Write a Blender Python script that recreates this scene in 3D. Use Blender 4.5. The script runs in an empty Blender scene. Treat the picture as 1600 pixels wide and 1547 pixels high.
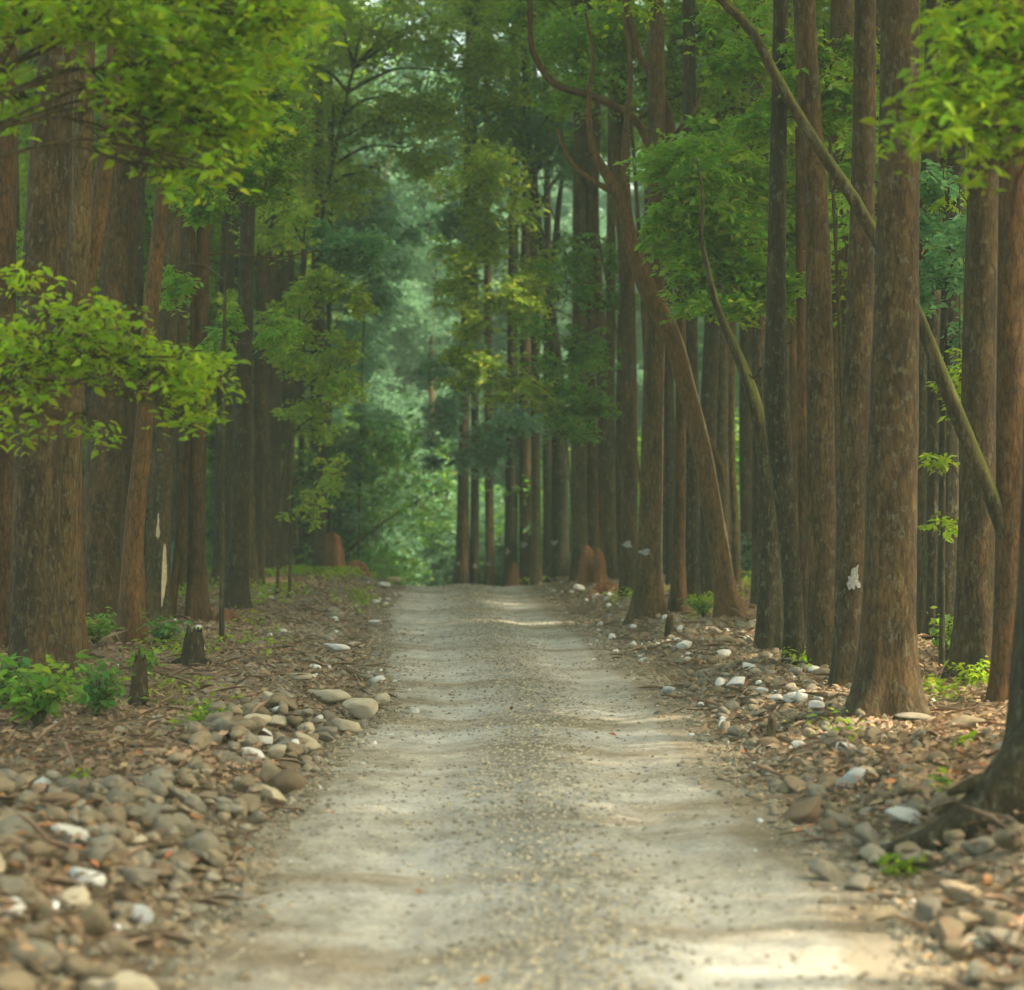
import bpy, math, random
import numpy as np
from mathutils import Vector, Matrix, noise as mnoise

random.seed(7)
RNG = np.random.default_rng(11)
scene = bpy.context.scene
COL = scene.collection

# ------------------------------------------------------------------ camera
CAM_H = 2.42
F = 3778.0                                   # focal length in pixels of the 1600 px wide photograph
PITCH = math.radians(0.326)
cam_data = bpy.data.cameras.new("camera")
cam = bpy.data.objects.new("camera", cam_data)
COL.objects.link(cam)
cam.location = (0, 0, CAM_H)
cam.rotation_euler = (math.radians(90) - PITCH, 0, 0)
cam_data.sensor_fit = 'HORIZONTAL'
cam_data.sensor_width = 36.0
cam_data.lens = 36.0 * F / 1600.0
cam_data.clip_start = 0.1
cam_data.clip_end = 1500
cam_data.dof.use_dof = True
cam_data.dof.focus_distance = 27.0
cam_data.dof.aperture_fstop = 1.5
scene.camera = cam

# ------------------------------------------------------------------ light
SUN_EL, SUN_AZ = math.radians(50), math.radians(106)      # azimuth from the view direction (+Y) towards the right (+X)
world = bpy.data.worlds.new("World")
scene.world = world
world.use_nodes = True
wn = world.node_tree
bg = wn.nodes['Background']
sky = wn.nodes.new('ShaderNodeTexSky')
sky.sky_type = 'NISHITA'
sky.sun_disc = False
sky.sun_elevation = SUN_EL
sky.sun_rotation = SUN_AZ
sky.dust_density = 4.0
sky.air_density = 1.0
sky.ozone_density = 0.6
warm = wn.nodes.new('ShaderNodeMix'); warm.data_type = 'RGBA'; warm.blend_type = 'MULTIPLY'     # dusty, yellowish sky
warm.inputs[0].default_value = 1.0; warm.inputs[7].default_value = (1.0, 0.925, 0.70, 1)
wn.links.new(sky.outputs[0], warm.inputs[6]); wn.links.new(warm.outputs[2], bg.inputs[0])
bg.inputs[1].default_value = 0.15
sun_data = bpy.data.lights.new("sun", 'SUN')
sun_data.energy = 2.0
sun_data.angle = math.radians(0.6)
sun_data.color = (1.0, 0.86, 0.64)
sun = bpy.data.objects.new("sun", sun_data)
COL.objects.link(sun)
sd = Vector((math.sin(SUN_AZ) * math.cos(SUN_EL), math.cos(SUN_AZ) * math.cos(SUN_EL), math.sin(SUN_EL)))
sun.rotation_euler = sd.to_track_quat('Z', 'Y').to_euler()
sun.location = (20, 10, 40)

scene.view_settings.view_transform = 'Standard'
scene.view_settings.look = 'None'
scene.view_settings.exposure = 2.5
scene.view_settings.gamma = 1.0
scene.cycles.max_bounces = 8
scene.cycles.diffuse_bounces = 5
scene.cycles.transmission_bounces = 5
scene.cycles.volume_bounces = 1
scene.cycles.sample_clamp_indirect = 6

# ------------------------------------------------------------------ helpers
def vnoise(x, y, seed=0):
    x = np.asarray(x, float); y = np.asarray(y, float)
    xi = np.floor(x).astype(np.int64); yi = np.floor(y).astype(np.int64)
    fx = x - xi; fy = y - yi
    fx = fx * fx * (3 - 2 * fx); fy = fy * fy * (3 - 2 * fy)
    def h(a, b):
        n = (a * 374761393 + b * 668265263 + seed * 1442695041) & 0xffffffff
        n = ((n ^ (n >> 13)) * 1274126177) & 0xffffffff
        return ((n ^ (n >> 16)) & 0xffff) / 32767.5 - 1
    return (h(xi, yi) * (1 - fx) + h(xi + 1, yi) * fx) * (1 - fy) + (h(xi, yi + 1) * (1 - fx) + h(xi + 1, yi + 1) * fx) * fy

def fbm(x, y, o=4, seed=0):
    s = 0; a = 1; t = 0
    for i in range(o):
        s = s + a * vnoise(x * 2 ** i + 17.3 * i, y * 2 ** i - 9.1 * i, seed + i); t += a; a *= 0.5
    return s / t

def smooth(a, b, x):
    t = np.clip((x - a) / (b - a), 0, 1)
    return t * t * (3 - 2 * t)

def mk(name, V, Fc, mat=None, shade=True, parent=None, loc=None):
    """mesh object from numpy vertices and one or several arrays of faces"""
    me = bpy.data.meshes.new(name)
    V = np.asarray(V, np.float32)
    if not isinstance(Fc, list): Fc = [Fc]
    Fc = [np.asarray(f, np.int32) for f in Fc if len(f)]
    me.vertices.add(len(V)); me.vertices.foreach_set('co', V.ravel())
    nl = sum(f.size for f in Fc); npoly = sum(len(f) for f in Fc)
    me.loops.add(nl); me.polygons.add(npoly)
    me.loops.foreach_set('vertex_index', np.concatenate([f.ravel() for f in Fc]))
    tot = np.concatenate([np.full(len(f), f.shape[1], np.int32) for f in Fc])
    st = np.concatenate([[0], np.cumsum(tot)[:-1]]).astype(np.int32)
    me.polygons.foreach_set('loop_start', st); me.polygons.foreach_set('loop_total', tot)
    me.polygons.foreach_set('use_smooth', np.full(npoly, shade))
    me.update(calc_edges=True); me.validate()
    if mat: me.materials.append(mat)
    o = bpy.data.objects.new(name, me); COL.objects.link(o)
    if parent: o.parent = parent
    if loc is not None: o.location = loc
    return o

def empty(name, loc):
    o = bpy.data.objects.new(name, None); o.empty_display_size = 0.3
    COL.objects.link(o); o.location = loc
    return o

def tag(o, label=None, cat=None, group=None, kind=None):
    if label: o['label'] = label
    if cat: o['category'] = cat
    if group: o['group'] = group
    if kind: o['kind'] = kind
    return o

def copy_part(o, parent, loc=None, rz=None, scale=None):
    c = o.copy(); COL.objects.link(c); c.parent = parent
    if loc is not None: c.location = loc
    if rz is not None: c.rotation_euler = (0, 0, rz)
    if scale is not None: c.scale = scale
    return c

# ------------------------------------------------------------------ materials
def new_mat(name):
    m = bpy.data.materials.new(name); m.use_nodes = True
    nt = m.node_tree; nt.nodes.clear()
    return m, nt, nt.nodes.new('ShaderNodeOutputMaterial')

def N(nt, t, **kw):
    n = nt.nodes.new(t)
    for k, v in kw.items(): setattr(n, k, v)
    return n

def ramp(nt, fac, stops):
    r = nt.nodes.new('ShaderNodeValToRGB')
    e = r.color_ramp.elements
    while len(e) > 1: e.remove(e[0])
    e[0].position = stops[0][0]; e[0].color = (*stops[0][1], 1)
    for p, c in stops[1:]:
        k = e.new(p); k.color = (*c, 1)
    nt.links.new(fac, r.inputs[0])
    return r.outputs[0]

def noise_tex(nt, vec, scale, detail=4, rough=0.55, dist=0.0):
    n = nt.nodes.new('ShaderNodeTexNoise')
    n.inputs['Scale'].default_value = scale; n.inputs['Detail'].default_value = detail
    n.inputs['Roughness'].default_value = rough; n.inputs['Distortion'].default_value = dist
    if vec: nt.links.new(vec, n.inputs['Vector'])
    return n.outputs[0]

def mixc(nt, fac, a, b, mode='MIX'):
    m = nt.nodes.new('ShaderNodeMix'); m.data_type = 'RGBA'; m.blend_type = mode
    def s(sock, v):
        if isinstance(v, (tuple, list)): sock.default_value = (*v, 1)
        elif isinstance(v, (int, float)): sock.default_value = v
        else: nt.links.new(v, sock)
    s(m.inputs[0], fac); s(m.inputs[6], a); s(m.inputs[7], b)
    return m.outputs[2]

def scaled_coord(nt, s, obj=True, rand=True):
    tc = nt.nodes.new('ShaderNodeTexCoord')
    mp = nt.nodes.new('ShaderNodeMapping'); mp.inputs['Scale'].default_value = s
    nt.links.new(tc.outputs['Object'], mp.inputs[0])
    if rand:
        oi = nt.nodes.new('ShaderNodeObjectInfo')
        mu = N(nt, 'ShaderNodeMath', operation='MULTIPLY'); mu.inputs[1].default_value = 37.0
        nt.links.new(oi.outputs['Random'], mu.inputs[0])
        nt.links.new(mu.outputs[0], mp.inputs['Location'])
    return mp.outputs[0]

def bark_mat(name, dark, mid, light, lichen=(0.13, 0.135, 0.085), lichen_amt=0.45, moss=0.0, rough_bump=1.0):
    m, nt, out = new_mat(name)
    v1 = scaled_coord(nt, (6, 6, 1.7)); v2 = scaled_coord(nt, (30, 30, 9)); v3 = scaled_coord(nt, (2.2, 2.2, 1.3)); v4 = scaled_coord(nt, (15, 15, 8))
    n1 = noise_tex(nt, v1, 1.0, 6, 0.65, 0.3); n2 = noise_tex(nt, v2, 1.0, 5, 0.65, 0.2); n3 = noise_tex(nt, v3, 1.0, 4); n4 = noise_tex(nt, v4, 1.0, 6, 0.7)
    c = ramp(nt, n1, [(0.30, dark), (0.5, mid), (0.72, light)])
    c2 = ramp(nt, n2, [(0.32, (0.30, 0.28, 0.26)), (0.52, (0.9, 0.9, 0.9)), (0.7, (1.25, 1.2, 1.15))])
    c = mixc(nt, 0.9, c, c2, 'MULTIPLY')
    vo = N(nt, 'ShaderNodeTexVoronoi', feature='DISTANCE_TO_EDGE'); vo.inputs['Scale'].default_value = 1.0
    nt.links.new(scaled_coord(nt, (17, 17, 4.2)), vo.inputs['Vector'])
    c = mixc(nt, 0.75, c, ramp(nt, vo.outputs['Distance'], [(0.0, (.35, .32, .3)), (0.10, (.95, .95, .95)), (0.4, (1.12, 1.1, 1.08))]), 'MULTIPLY')
    c3 = ramp(nt, n3, [(0.35, (0.72, 0.76, 0.74)), (0.62, (1.2, 1.1, 1.0))])
    c = mixc(nt, 0.8, c, c3, 'MULTIPLY')
    oi = N(nt, 'ShaderNodeObjectInfo'); tone = ramp(nt, oi.outputs['Random'], [(0, (.78, .80, .84)), (.35, (1.0, 1.0, 1.0)), (.7, (1.12, 1.02, .92)), (1, (1.3, 1.27, 1.2))]); c = mixc(nt, 1.0, c, tone, 'MULTIPLY')
    lf = ramp(nt, n4, [(0.56 - 0.05 * lichen_amt, (0, 0, 0)), (0.64, (1, 1, 1))])
    mul = N(nt, 'ShaderNodeMath', operation='MULTIPLY'); mul.inputs[1].default_value = lichen_amt
    nt.links.new(lf, mul.inputs[0])
    c = mixc(nt, mul.outputs[0], c, lichen)
    if moss:
        ge = N(nt, 'ShaderNodeNewGeometry'); sp = N(nt, 'ShaderNodeSeparateXYZ'); nt.links.new(ge.outputs['Normal'], sp.inputs[0])
        ad = N(nt, 'ShaderNodeMath', operation='ADD'); nt.links.new(sp.outputs[2], ad.inputs[0]); nt.links.new(n3, ad.inputs[1])
        mf = ramp(nt, ad.outputs[0], [(0.58, (0, 0, 0)), (0.85, (moss, moss, moss))])
        c = mixc(nt, mf, c, (0.13, 0.15, 0.02))
    b = N(nt, 'ShaderNodeBsdfPrincipled'); b.inputs['Roughness'].default_value = 0.88
    b.inputs['Specular IOR Level'].default_value = 0.25
    nt.links.new(c, b.inputs['Base Color'])
    ad = N(nt, 'ShaderNodeMath', operation='ADD'); nt.links.new(n1, ad.inputs[0]); nt.links.new(n2, ad.inputs[1])
    bu = N(nt, 'ShaderNodeBump'); bu.inputs['Strength'].default_value = 0.9; bu.inputs['Distance'].default_value = 0.028 * rough_bump
    nt.links.new(ad.outputs[0], bu.inputs['Height']); nt.links.new(bu.outputs[0], b.inputs['Normal'])
    nt.links.new(b.outputs[0], out.inputs[0])
    return m

BARK = {
 'brown': bark_mat('bark_brown', (0.020, 0.011, 0.003), (0.055, 0.034, 0.011), (0.100, 0.064, 0.020)),
 'red': bark_mat('bark_red', (0.031, 0.015, 0.003), (0.078, 0.039, 0.011), (0.122, 0.065, 0.019), lichen_amt=0.2),
 'smooth': bark_mat('bark_smooth', (0.060, 0.033, 0.012), (0.094, 0.053, 0.017), (0.129, 0.077, 0.025), lichen_amt=0.15, rough_bump=0.4),
 'grey': bark_mat('bark_grey', (0.023, 0.018, 0.006), (0.055, 0.042, 0.016), (0.096, 0.074, 0.029), lichen_amt=0.5),
 'pale': bark_mat('bark_pale', (0.045, 0.032, 0.011), (0.093, 0.065, 0.023), (0.140, 0.105, 0.039), lichen_amt=0.6),
 'dark': bark_mat('bark_dark', (0.011, 0.008, 0.003), (0.028, 0.020, 0.006), (0.051, 0.037, 0.013)),
 'mossy': bark_mat('bark_mossy', (0.018, 0.014, 0.004), (0.045, 0.033, 0.011), (0.078, 0.059, 0.022), lichen_amt=0.5, moss=0.5),
}

def leaf_mat(name, base, trans, hue=0.03, val=0.5, tmix=0.45, yellow=0.06, rough=0.5, spec=0.3):
    m, nt, out = new_mat(name)
    ge = N(nt, 'ShaderNodeNewGeometry'); oi = N(nt, 'ShaderNodeObjectInfo')
    tc = N(nt, 'ShaderNodeTexCoord')
    nz = noise_tex(nt, tc.outputs['Object'], 0.7, 2)
    def vary(col):
        h = N(nt, 'ShaderNodeHueSaturation')
        mr = N(nt, 'ShaderNodeMapRange'); mr.inputs[3].default_value = 0.5 - hue; mr.inputs[4].default_value = 0.5 + hue
        nt.links.new(ge.outputs['Random Per Island'], mr.inputs[0]); nt.links.new(mr.outputs[0], h.inputs['Hue'])
        ad = N(nt, 'ShaderNodeMath', operation='MULTIPLY_ADD'); nt.links.new(nz, ad.inputs[0]); ad.inputs[1].default_value = 2.2
        mu = N(nt, 'ShaderNodeMath', operation='MULTIPLY'); mu.inputs[1].default_value = 13.7
        nt.links.new(ge.outputs['Random Per Island'], mu.inputs[0])
        fr = N(nt, 'ShaderNodeMath', operation='FRACT'); nt.links.new(mu.outputs[0], fr.inputs[0]); nt.links.new(fr.outputs[0], ad.inputs[2])
        mv = N(nt, 'ShaderNodeMapRange'); mv.inputs[1].default_value = 0.8; mv.inputs[2].default_value = 2.4
        mv.inputs[3].default_value = 1 - val; mv.inputs[4].default_value = 1 + val
        nt.links.new(ad.outputs[0], mv.inputs[0]); nt.links.new(mv.outputs[0], h.inputs['Value'])
        h.inputs['Color'].default_value = (*col, 1)
        # a few yellowed leaves
        mu2 = N(nt, 'ShaderNodeMath', operation='MULTIPLY'); mu2.inputs[1].default_value = 71.3
        nt.links.new(ge.outputs['Random Per Island'], mu2.inputs[0])
        fr2 = N(nt, 'ShaderNodeMath', operation='FRACT'); nt.links.new(mu2.outputs[0], fr2.inputs[0])
        lt = N(nt, 'ShaderNodeMath', operation='LESS_THAN'); lt.inputs[1].default_value = yellow
        nt.links.new(fr2.outputs[0], lt.inputs[0])
        return mixc(nt, lt.outputs[0], h.outputs[0], (min(col[0] * 2.0 + 0.03, .6), col[1] * 1.25 + 0.02, col[2] * 1.2))
    p = N(nt, 'ShaderNodeBsdfPrincipled'); p.inputs['Roughness'].default_value = rough; p.inputs['Specular IOR Level'].default_value = spec
    nt.links.new(vary(base), p.inputs['Base Color'])
    t = N(nt, 'ShaderNodeBsdfTranslucent'); nt.links.new(vary(trans), t.inputs[0])
    mx = N(nt, 'ShaderNodeMixShader'); mx.inputs[0].default_value = tmix
    nt.links.new(p.outputs[0], mx.inputs[1]); nt.links.new(t.outputs[0], mx.inputs[2])
    nt.links.new(mx.outputs[0], out.inputs[0])
    return m

LEAF = {
 'bright': leaf_mat('leaf_bright', (0.125, 0.215, 0.006), (0.42, 0.60, 0.012), val=0.5, yellow=0.006),
 'mid': leaf_mat('leaf_mid', (0.095, 0.195, 0.022), (0.30, 0.54, 0.035), yellow=0.05),
 'dark': leaf_mat('leaf_dark', (0.055, 0.135, 0.026), (0.16, 0.34, 0.035), yellow=0.02),
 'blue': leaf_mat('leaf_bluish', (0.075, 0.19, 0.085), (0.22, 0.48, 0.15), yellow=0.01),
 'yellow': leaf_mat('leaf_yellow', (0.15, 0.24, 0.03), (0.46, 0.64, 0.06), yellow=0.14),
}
LEAF['haze'] = leaf_mat('leaf_haze_tint', (0.085, 0.185, 0.105), (0.22, 0.43, 0.24), val=0.4, yellow=0.01)  # distance haze put into this pale leaf colour
LITTER = leaf_mat('litter', (0.23, 0.155, 0.090), (0.2, 0.13, 0.07), hue=0.02, val=0.65, tmix=0.15, yellow=0.0, rough=0.8, spec=0.2)
LITTER_RED = leaf_mat('litter_red', (0.27, 0.115, 0.04), (0.25, 0.11, 0.03), hue=0.02, val=0.5, tmix=0.12, yellow=0.0, rough=0.7, spec=0.2)

def ground_mat():
    m, nt, out = new_mat('forest_floor')
    tc = N(nt, 'ShaderNodeTexCoord'); v = tc.outputs['Object']
    n1 = noise_tex(nt, v, 0.6, 4); n2 = noise_tex(nt, v, 9, 8, 0.7); n3 = noise_tex(nt, v, 45, 6, 0.7)
    c = ramp(nt, n1, [(0.35, (0.155, 0.11, 0.066)), (0.5, (0.23, 0.167, 0.105)), (0.65, (0.29, 0.225, 0.155))])
    c = mixc(nt, 0.85, c, ramp(nt, n2, [(0.35, (0.45, 0.42, 0.4)), (0.5, (0.95, 0.95, 0.95)), (0.7, (1.5, 1.42, 1.3))]), 'MULTIPLY')
    c = mixc(nt, 0.7, c, ramp(nt, n3, [(0.35, (0.5, 0.5, 0.5)), (0.65, (1.35, 1.3, 1.25))]), 'MULTIPLY')
    b = N(nt, 'ShaderNodeBsdfPrincipled'); b.inputs['Roughness'].default_value = 0.95; b.inputs['Specular IOR Level'].default_value = 0.15
    nt.links.new(c, b.inputs['Base Color'])
    bu = N(nt, 'ShaderNodeBump'); bu.inputs['Strength'].default_value = 0.9; bu.inputs['Distance'].default_value = 0.05
    ad = N(nt, 'ShaderNodeMath', operation='ADD'); nt.links.new(n2, ad.inputs[0]); nt.links.new(n3, ad.inputs[1])
    nt.links.new(ad.outputs[0], bu.inputs['Height']); nt.links.new(bu.outputs[0], b.inputs['Normal'])
    nt.links.new(b.outputs[0], out.inputs[0])
    return m

def road_mat():
    m, nt, out = new_mat('dusty_track')
    tc = N(nt, 'ShaderNodeTexCoord'); v = tc.outputs['Object']
    mp = N(nt, 'ShaderNodeMapping'); mp.inputs['Scale'].default_value = (0.16, 0.42, 1); nt.links.new(v, mp.inputs[0])
    mp2 = N(nt, 'ShaderNodeMapping'); mp2.inputs['Scale'].default_value = (1.6, 0.8, 1); nt.links.new(v, mp2.inputs[0])
    n1 = noise_tex(nt, mp.outputs[0], 1.6, 5, 0.6, 0.5); n2 = noise_tex(nt, mp2.outputs[0], 2.2, 8, 0.7, 0.3)
    n3 = noise_tex(nt, v, 28, 6, 0.75)
    vo = N(nt, 'ShaderNodeTexVoronoi'); vo.inputs['Scale'].default_value = 34; nt.links.new(v, vo.inputs['Vector'])
    c = ramp(nt, n1, [(0.36, (0.255, 0.21, 0.148)), (0.47, (0.355, 0.33, 0.28)), (0.58, (0.42, 0.405, 0.365)), (0.70, (0.475, 0.46, 0.42))])
    c = mixc(nt, 0.75, c, ramp(nt, n2, [(0.33, (0.55, 0.55, 0.53)), (0.5, (0.95, 0.95, 0.95)), (0.66, (1.2, 1.18, 1.13))]), 'MULTIPLY')
    c = mixc(nt, 0.6, c, ramp(nt, n3, [(0.32, (0.45, 0.45, 0.45)), (0.5, (1, 1, 1)), (0.68, (1.3, 1.28, 1.25))]), 'MULTIPLY')
    c = mixc(nt, 0.35, c, ramp(nt, vo.outputs['Color'], [(0.2, (0.6, 0.6, 0.6)), (0.8, (1.3, 1.3, 1.3))]), 'MULTIPLY')
    aa = N(nt, 'ShaderNodeAttribute'); aa.attribute_name = 'across'
    ab = N(nt, 'ShaderNodeMath', operation='MULTIPLY_ADD'); nt.links.new(n2, ab.inputs[0]); ab.inputs[1].default_value = 0.22; nt.links.new(aa.outputs['Fac'], ab.inputs[2])
    c = mixc(nt, 1.0, c, ramp(nt, ab.outputs[0], [(0.08, (.62, .57, .48)), (0.24, (1, .98, .93)), (0.36, (1.1, 1.1, 1.08)), (0.50, (.92, .92, .90)), (0.60, (.66, .67, .66)), (0.70, (.92, .92, .9)), (0.80, (1.1, 1.1, 1.08)), (0.96, (.95, .93, .88)), (1.0, (.65, .58, .48))]), 'MULTIPLY')
    b = N(nt, 'ShaderNodeBsdfPrincipled'); b.inputs['Roughness'].default_value = 0.95; b.inputs['Specular IOR Level'].default_value = 0.15
    nt.links.new(c, b.inputs['Base Color'])
    bu = N(nt, 'ShaderNodeBump'); bu.inputs['Strength'].default_value = 0.8; bu.inputs['Distance'].default_value = 0.03
    ad = N(nt, 'ShaderNodeMath', operation='ADD'); nt.links.new(n3, ad.inputs[0]); nt.links.new(n2, ad.inputs[1])
    nt.links.new(ad.outputs[0], bu.inputs['Height']); nt.links.new(bu.outputs[0], b.inputs['Normal'])
    nt.links.new(b.outputs[0], out.inputs[0])
    return m

def stone_mat(name, a, b_, stain=(0.16, 0.15, 0.09), var=0.5):
    m, nt, out = new_mat(name)
    tc = N(nt, 'ShaderNodeTexCoord'); v = tc.outputs['Object']; ge = N(nt, 'ShaderNodeNewGeometry'); oi = N(nt, 'ShaderNodeObjectInfo')
    n1 = noise_tex(nt, v, 1.7, 5, 0.65); n2 = noise_tex(nt, v, 14, 5, 0.7)
    ad = N(nt, 'ShaderNodeMath', operation='ADD'); nt.links.new(ge.outputs['Random Per Island'], ad.inputs[0]); nt.links.new(oi.outputs['Random'], ad.inputs[1])
    fr = N(nt, 'ShaderNodeMath', operation='FRACT'); nt.links.new(ad.outputs[0], fr.inputs[0])
    c = mixc(nt, fr.outputs[0], a, b_)
    c = mixc(nt, ramp(nt, n1, [(0.45, (0, 0, 0)), (0.7, (0.7, 0.7, 0.7))]), c, stain)
    c = mixc(nt, 0.6, c, ramp(nt, n2, [(0.3, (0.55, 0.55, 0.55)), (0.5, (1, 1, 1)), (0.7, (1.25, 1.25, 1.2))]), 'MULTIPLY')
    b = N(nt, 'ShaderNodeBsdfPrincipled'); b.inputs['Roughness'].default_value = 0.85; b.inputs['Specular IOR Level'].default_value = 0.25
    nt.links.new(c, b.inputs['Base Color'])
    bu = N(nt, 'ShaderNodeBump'); bu.inputs['Strength'].default_value = 0.5; bu.inputs['Distance'].default_value = 0.05
    nt.links.new(n2, bu.inputs['Height']); nt.links.new(bu.outputs[0], b.inputs['Normal'])
    nt.links.new(b.outputs[0], out.inputs[0])
    return m

STONE = {
 'tan': stone_mat('stone_tan', (0.26, 0.205, 0.13), (0.17, 0.132, 0.08), stain=(0.09, 0.075, 0.042)),
 'grey': stone_mat('stone_grey', (0.25, 0.222, 0.165), (0.16, 0.14, 0.10), stain=(0.085, 0.076, 0.048)),
 'brown': stone_mat('stone_brown', (0.18, 0.115, 0.068), (0.13, 0.09, 0.055)),
 'white': stone_mat('stone_white', (0.66, 0.66, 0.62), (0.50, 0.49, 0.44), stain=(0.42, 0.38, 0.30)),
 'blue': stone_mat('stone_blue', (0.38, 0.40, 0.40), (0.33, 0.35, 0.35), stain=(0.25, 0.25, 0.22)),
 'cream': stone_mat('stone_cream', (0.46, 0.40, 0.29), (0.36, 0.31, 0.21), stain=(0.34, 0.27, 0.16)),
}
def mound_mat():
    m, nt, out = new_mat('termite_earth')
    v = scaled_coord(nt, (5, 5, 1.6)); n1 = noise_tex(nt, v, 1.0, 6, 0.65); n2 = noise_tex(nt, scaled_coord(nt, (22, 22, 14)), 1, 4)
    c = ramp(nt, n1, [(0.3, (0.085, 0.036, 0.018)), (0.5, (0.175, 0.078, 0.036)), (0.7, (0.26, 0.125, 0.060))])
    b = N(nt, 'ShaderNodeBsdfPrincipled'); b.inputs['Roughness'].default_value = 0.95; b.inputs['Specular IOR Level'].default_value = 0.1
    nt.links.new(c, b.inputs['Base Color'])
    bu = N(nt, 'ShaderNodeBump'); bu.inputs['Distance'].default_value = 0.05; nt.links.new(n2, bu.inputs['Height']); nt.links.new(bu.outputs[0], b.inputs['Normal'])
    nt.links.new(b.outputs[0], out.inputs[0]); return m
MOUND = mound_mat()
def plain_mat(name, col, rough=0.9, var=0.3, scale=20):
    m, nt, out = new_mat(name)
    n1 = noise_tex(nt, scaled_coord(nt, (scale,) * 3), 1, 5, 0.7)
    c = mixc(nt, 1.0, col, ramp(nt, n1, [(0.35, (1 - var,) * 3), (0.65, (1 + var * 0.5,) * 3)]), 'MULTIPLY')
    b = N(nt, 'ShaderNodeBsdfPrincipled'); b.inputs['Roughness'].default_value = rough
    nt.links.new(c, b.inputs['Base Color']); nt.links.new(b.outputs[0], out.inputs[0]); return m
PAINT = plain_mat('white_paint', (0.24, 0.24, 0.22), 0.85, .6, 60)
SUN_PATCH = plain_mat('painted_sun_tone', (0.50, 0.40, 0.24), 0.7, 0.35, 12)  # pale tone standing in for direct sun on bark
TWIG = plain_mat('dry_twig', (0.33, 0.23, 0.15), 0.85, 0.3, 20)

# ------------------------------------------------------------------ terrain
LY = [-40, 11.5, 17.6, 23, 26.3, 31, 37, 46, 57, 66]
LX = [-1.75, -1.73, -1.70, -1.60, -1.42, -1.75, -2.1, -2.5, -2.75, -3.1]
RY = [-40, 11.5, 14, 18.4, 23, 28, 37, 46, 57, 66]
RX = [2.15, 2.13, 2.2, 2.02, 1.95, 1.9, 1.5, 1.0, 0.7, 0.35]
def eL(y): return np.interp(y, LY, LX) - 0.006 * np.clip(np.asarray(y) - 66, 0, None) ** 2 - 0.05 * np.clip(np.asarray(y) - 66, 0, None) + 0.12 * vnoise(np.asarray(y) * 0.55, 3.3, 5)
def eR(y): return np.interp(y, RY, RX) - 0.006 * np.clip(np.asarray(y) - 66, 0, None) ** 2 - 0.05 * np.clip(np.asarray(y) - 66, 0, None) + 0.12 * vnoise(np.asarray(y) * 0.55, 8.3, 6)
def crest(y):
    t = np.clip(y - 52, 0, 22)
    z = -0.0026 * t * t
    z = z - 0.1144 * np.clip(y - 74, 0, 45)
    return z
def H(x, y):
    x = np.asarray(x, float); y = np.asarray(y, float)
    s = np.maximum(eL(y) - x, x - eR(y))             # metres outside the track, negative on it
    bank = -0.07 + 0.07 * smooth(-0.5, 0.1, s) + 0.26 * smooth(0.0, 1.1, s) + 0.12 * smooth(1.5, 6, s)
    n = 0.05 * fbm(x * 0.9, y * 0.9, 4, 3) * smooth(-0.2, 0.6, s) + 0.45 * fbm(x * 0.06, y * 0.06, 2, 9) * smooth(5, 18, s)
    n = n + 0.025 * fbm(x * 5, y * 5, 3, 21) * smooth(-0.4, 0.3, s)
    return crest(y) + bank + n
def HR(x, y):                                        # the track's own surface
    x = np.asarray(x, float); y = np.asarray(y, float)
    c = (eL(y) + eR(y)) / 2; u = (x - c)
    w = (eR(y) - eL(y)) / 2
    rut = -0.035 * (np.exp(-((np.abs(u) - 0.85) / 0.33) ** 2)) + 0.03 * np.exp(-(u / 0.45) ** 2)
    wav = 0.006 * fbm(x * 0.35 + 4, y * 0.22, 2, 31) + 0.008 * fbm(x * 2.3, y * 0.8, 3, 33) + 0.006 * fbm(x * 11, y * 11, 2, 35)
    edge = -0.06 * smooth(w - 0.05, w + 0.5, np.abs(u))
    return crest(y) + rut + wav + edge
def HT(x, y):
    x = np.asarray(x, float); y = np.asarray(y, float)
    s = np.maximum(eL(y) - x, x - eR(y))
    return np.where(s < 0.5, np.maximum(H(x, y), HR(x, y)), H(x, y))

def ray(px, py):
    v = Vector(((px - 800) / F, 1.0, (773.5 - py) / F))
    c, s = math.cos(PITCH), math.sin(PITCH)
    return Vector((v.x, v.y * c + v.z * s, v.z * c - v.y * s))
def at(px, py, d):
    """the point seen at pixel (px, py), d metres ahead"""
    r = ray(px, py); r = r * (d / r.y)
    return Vector((r.x, r.y, r.z + CAM_H))
def ground_at(px, py, dmax=64):
    r = ray(px, py); prev = 8.0
    t = np.arange(8.0, dmax, 0.05)
    z = CAM_H + r.z / r.y * t; h = HT(r.x / r.y * t, t)
    k = np.argmax(z <= h)
    d = t[k] if (z <= h).any() else dmax
    return Vector((r.x / r.y * d, d, float(HT(r.x / r.y * d, d))))

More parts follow.
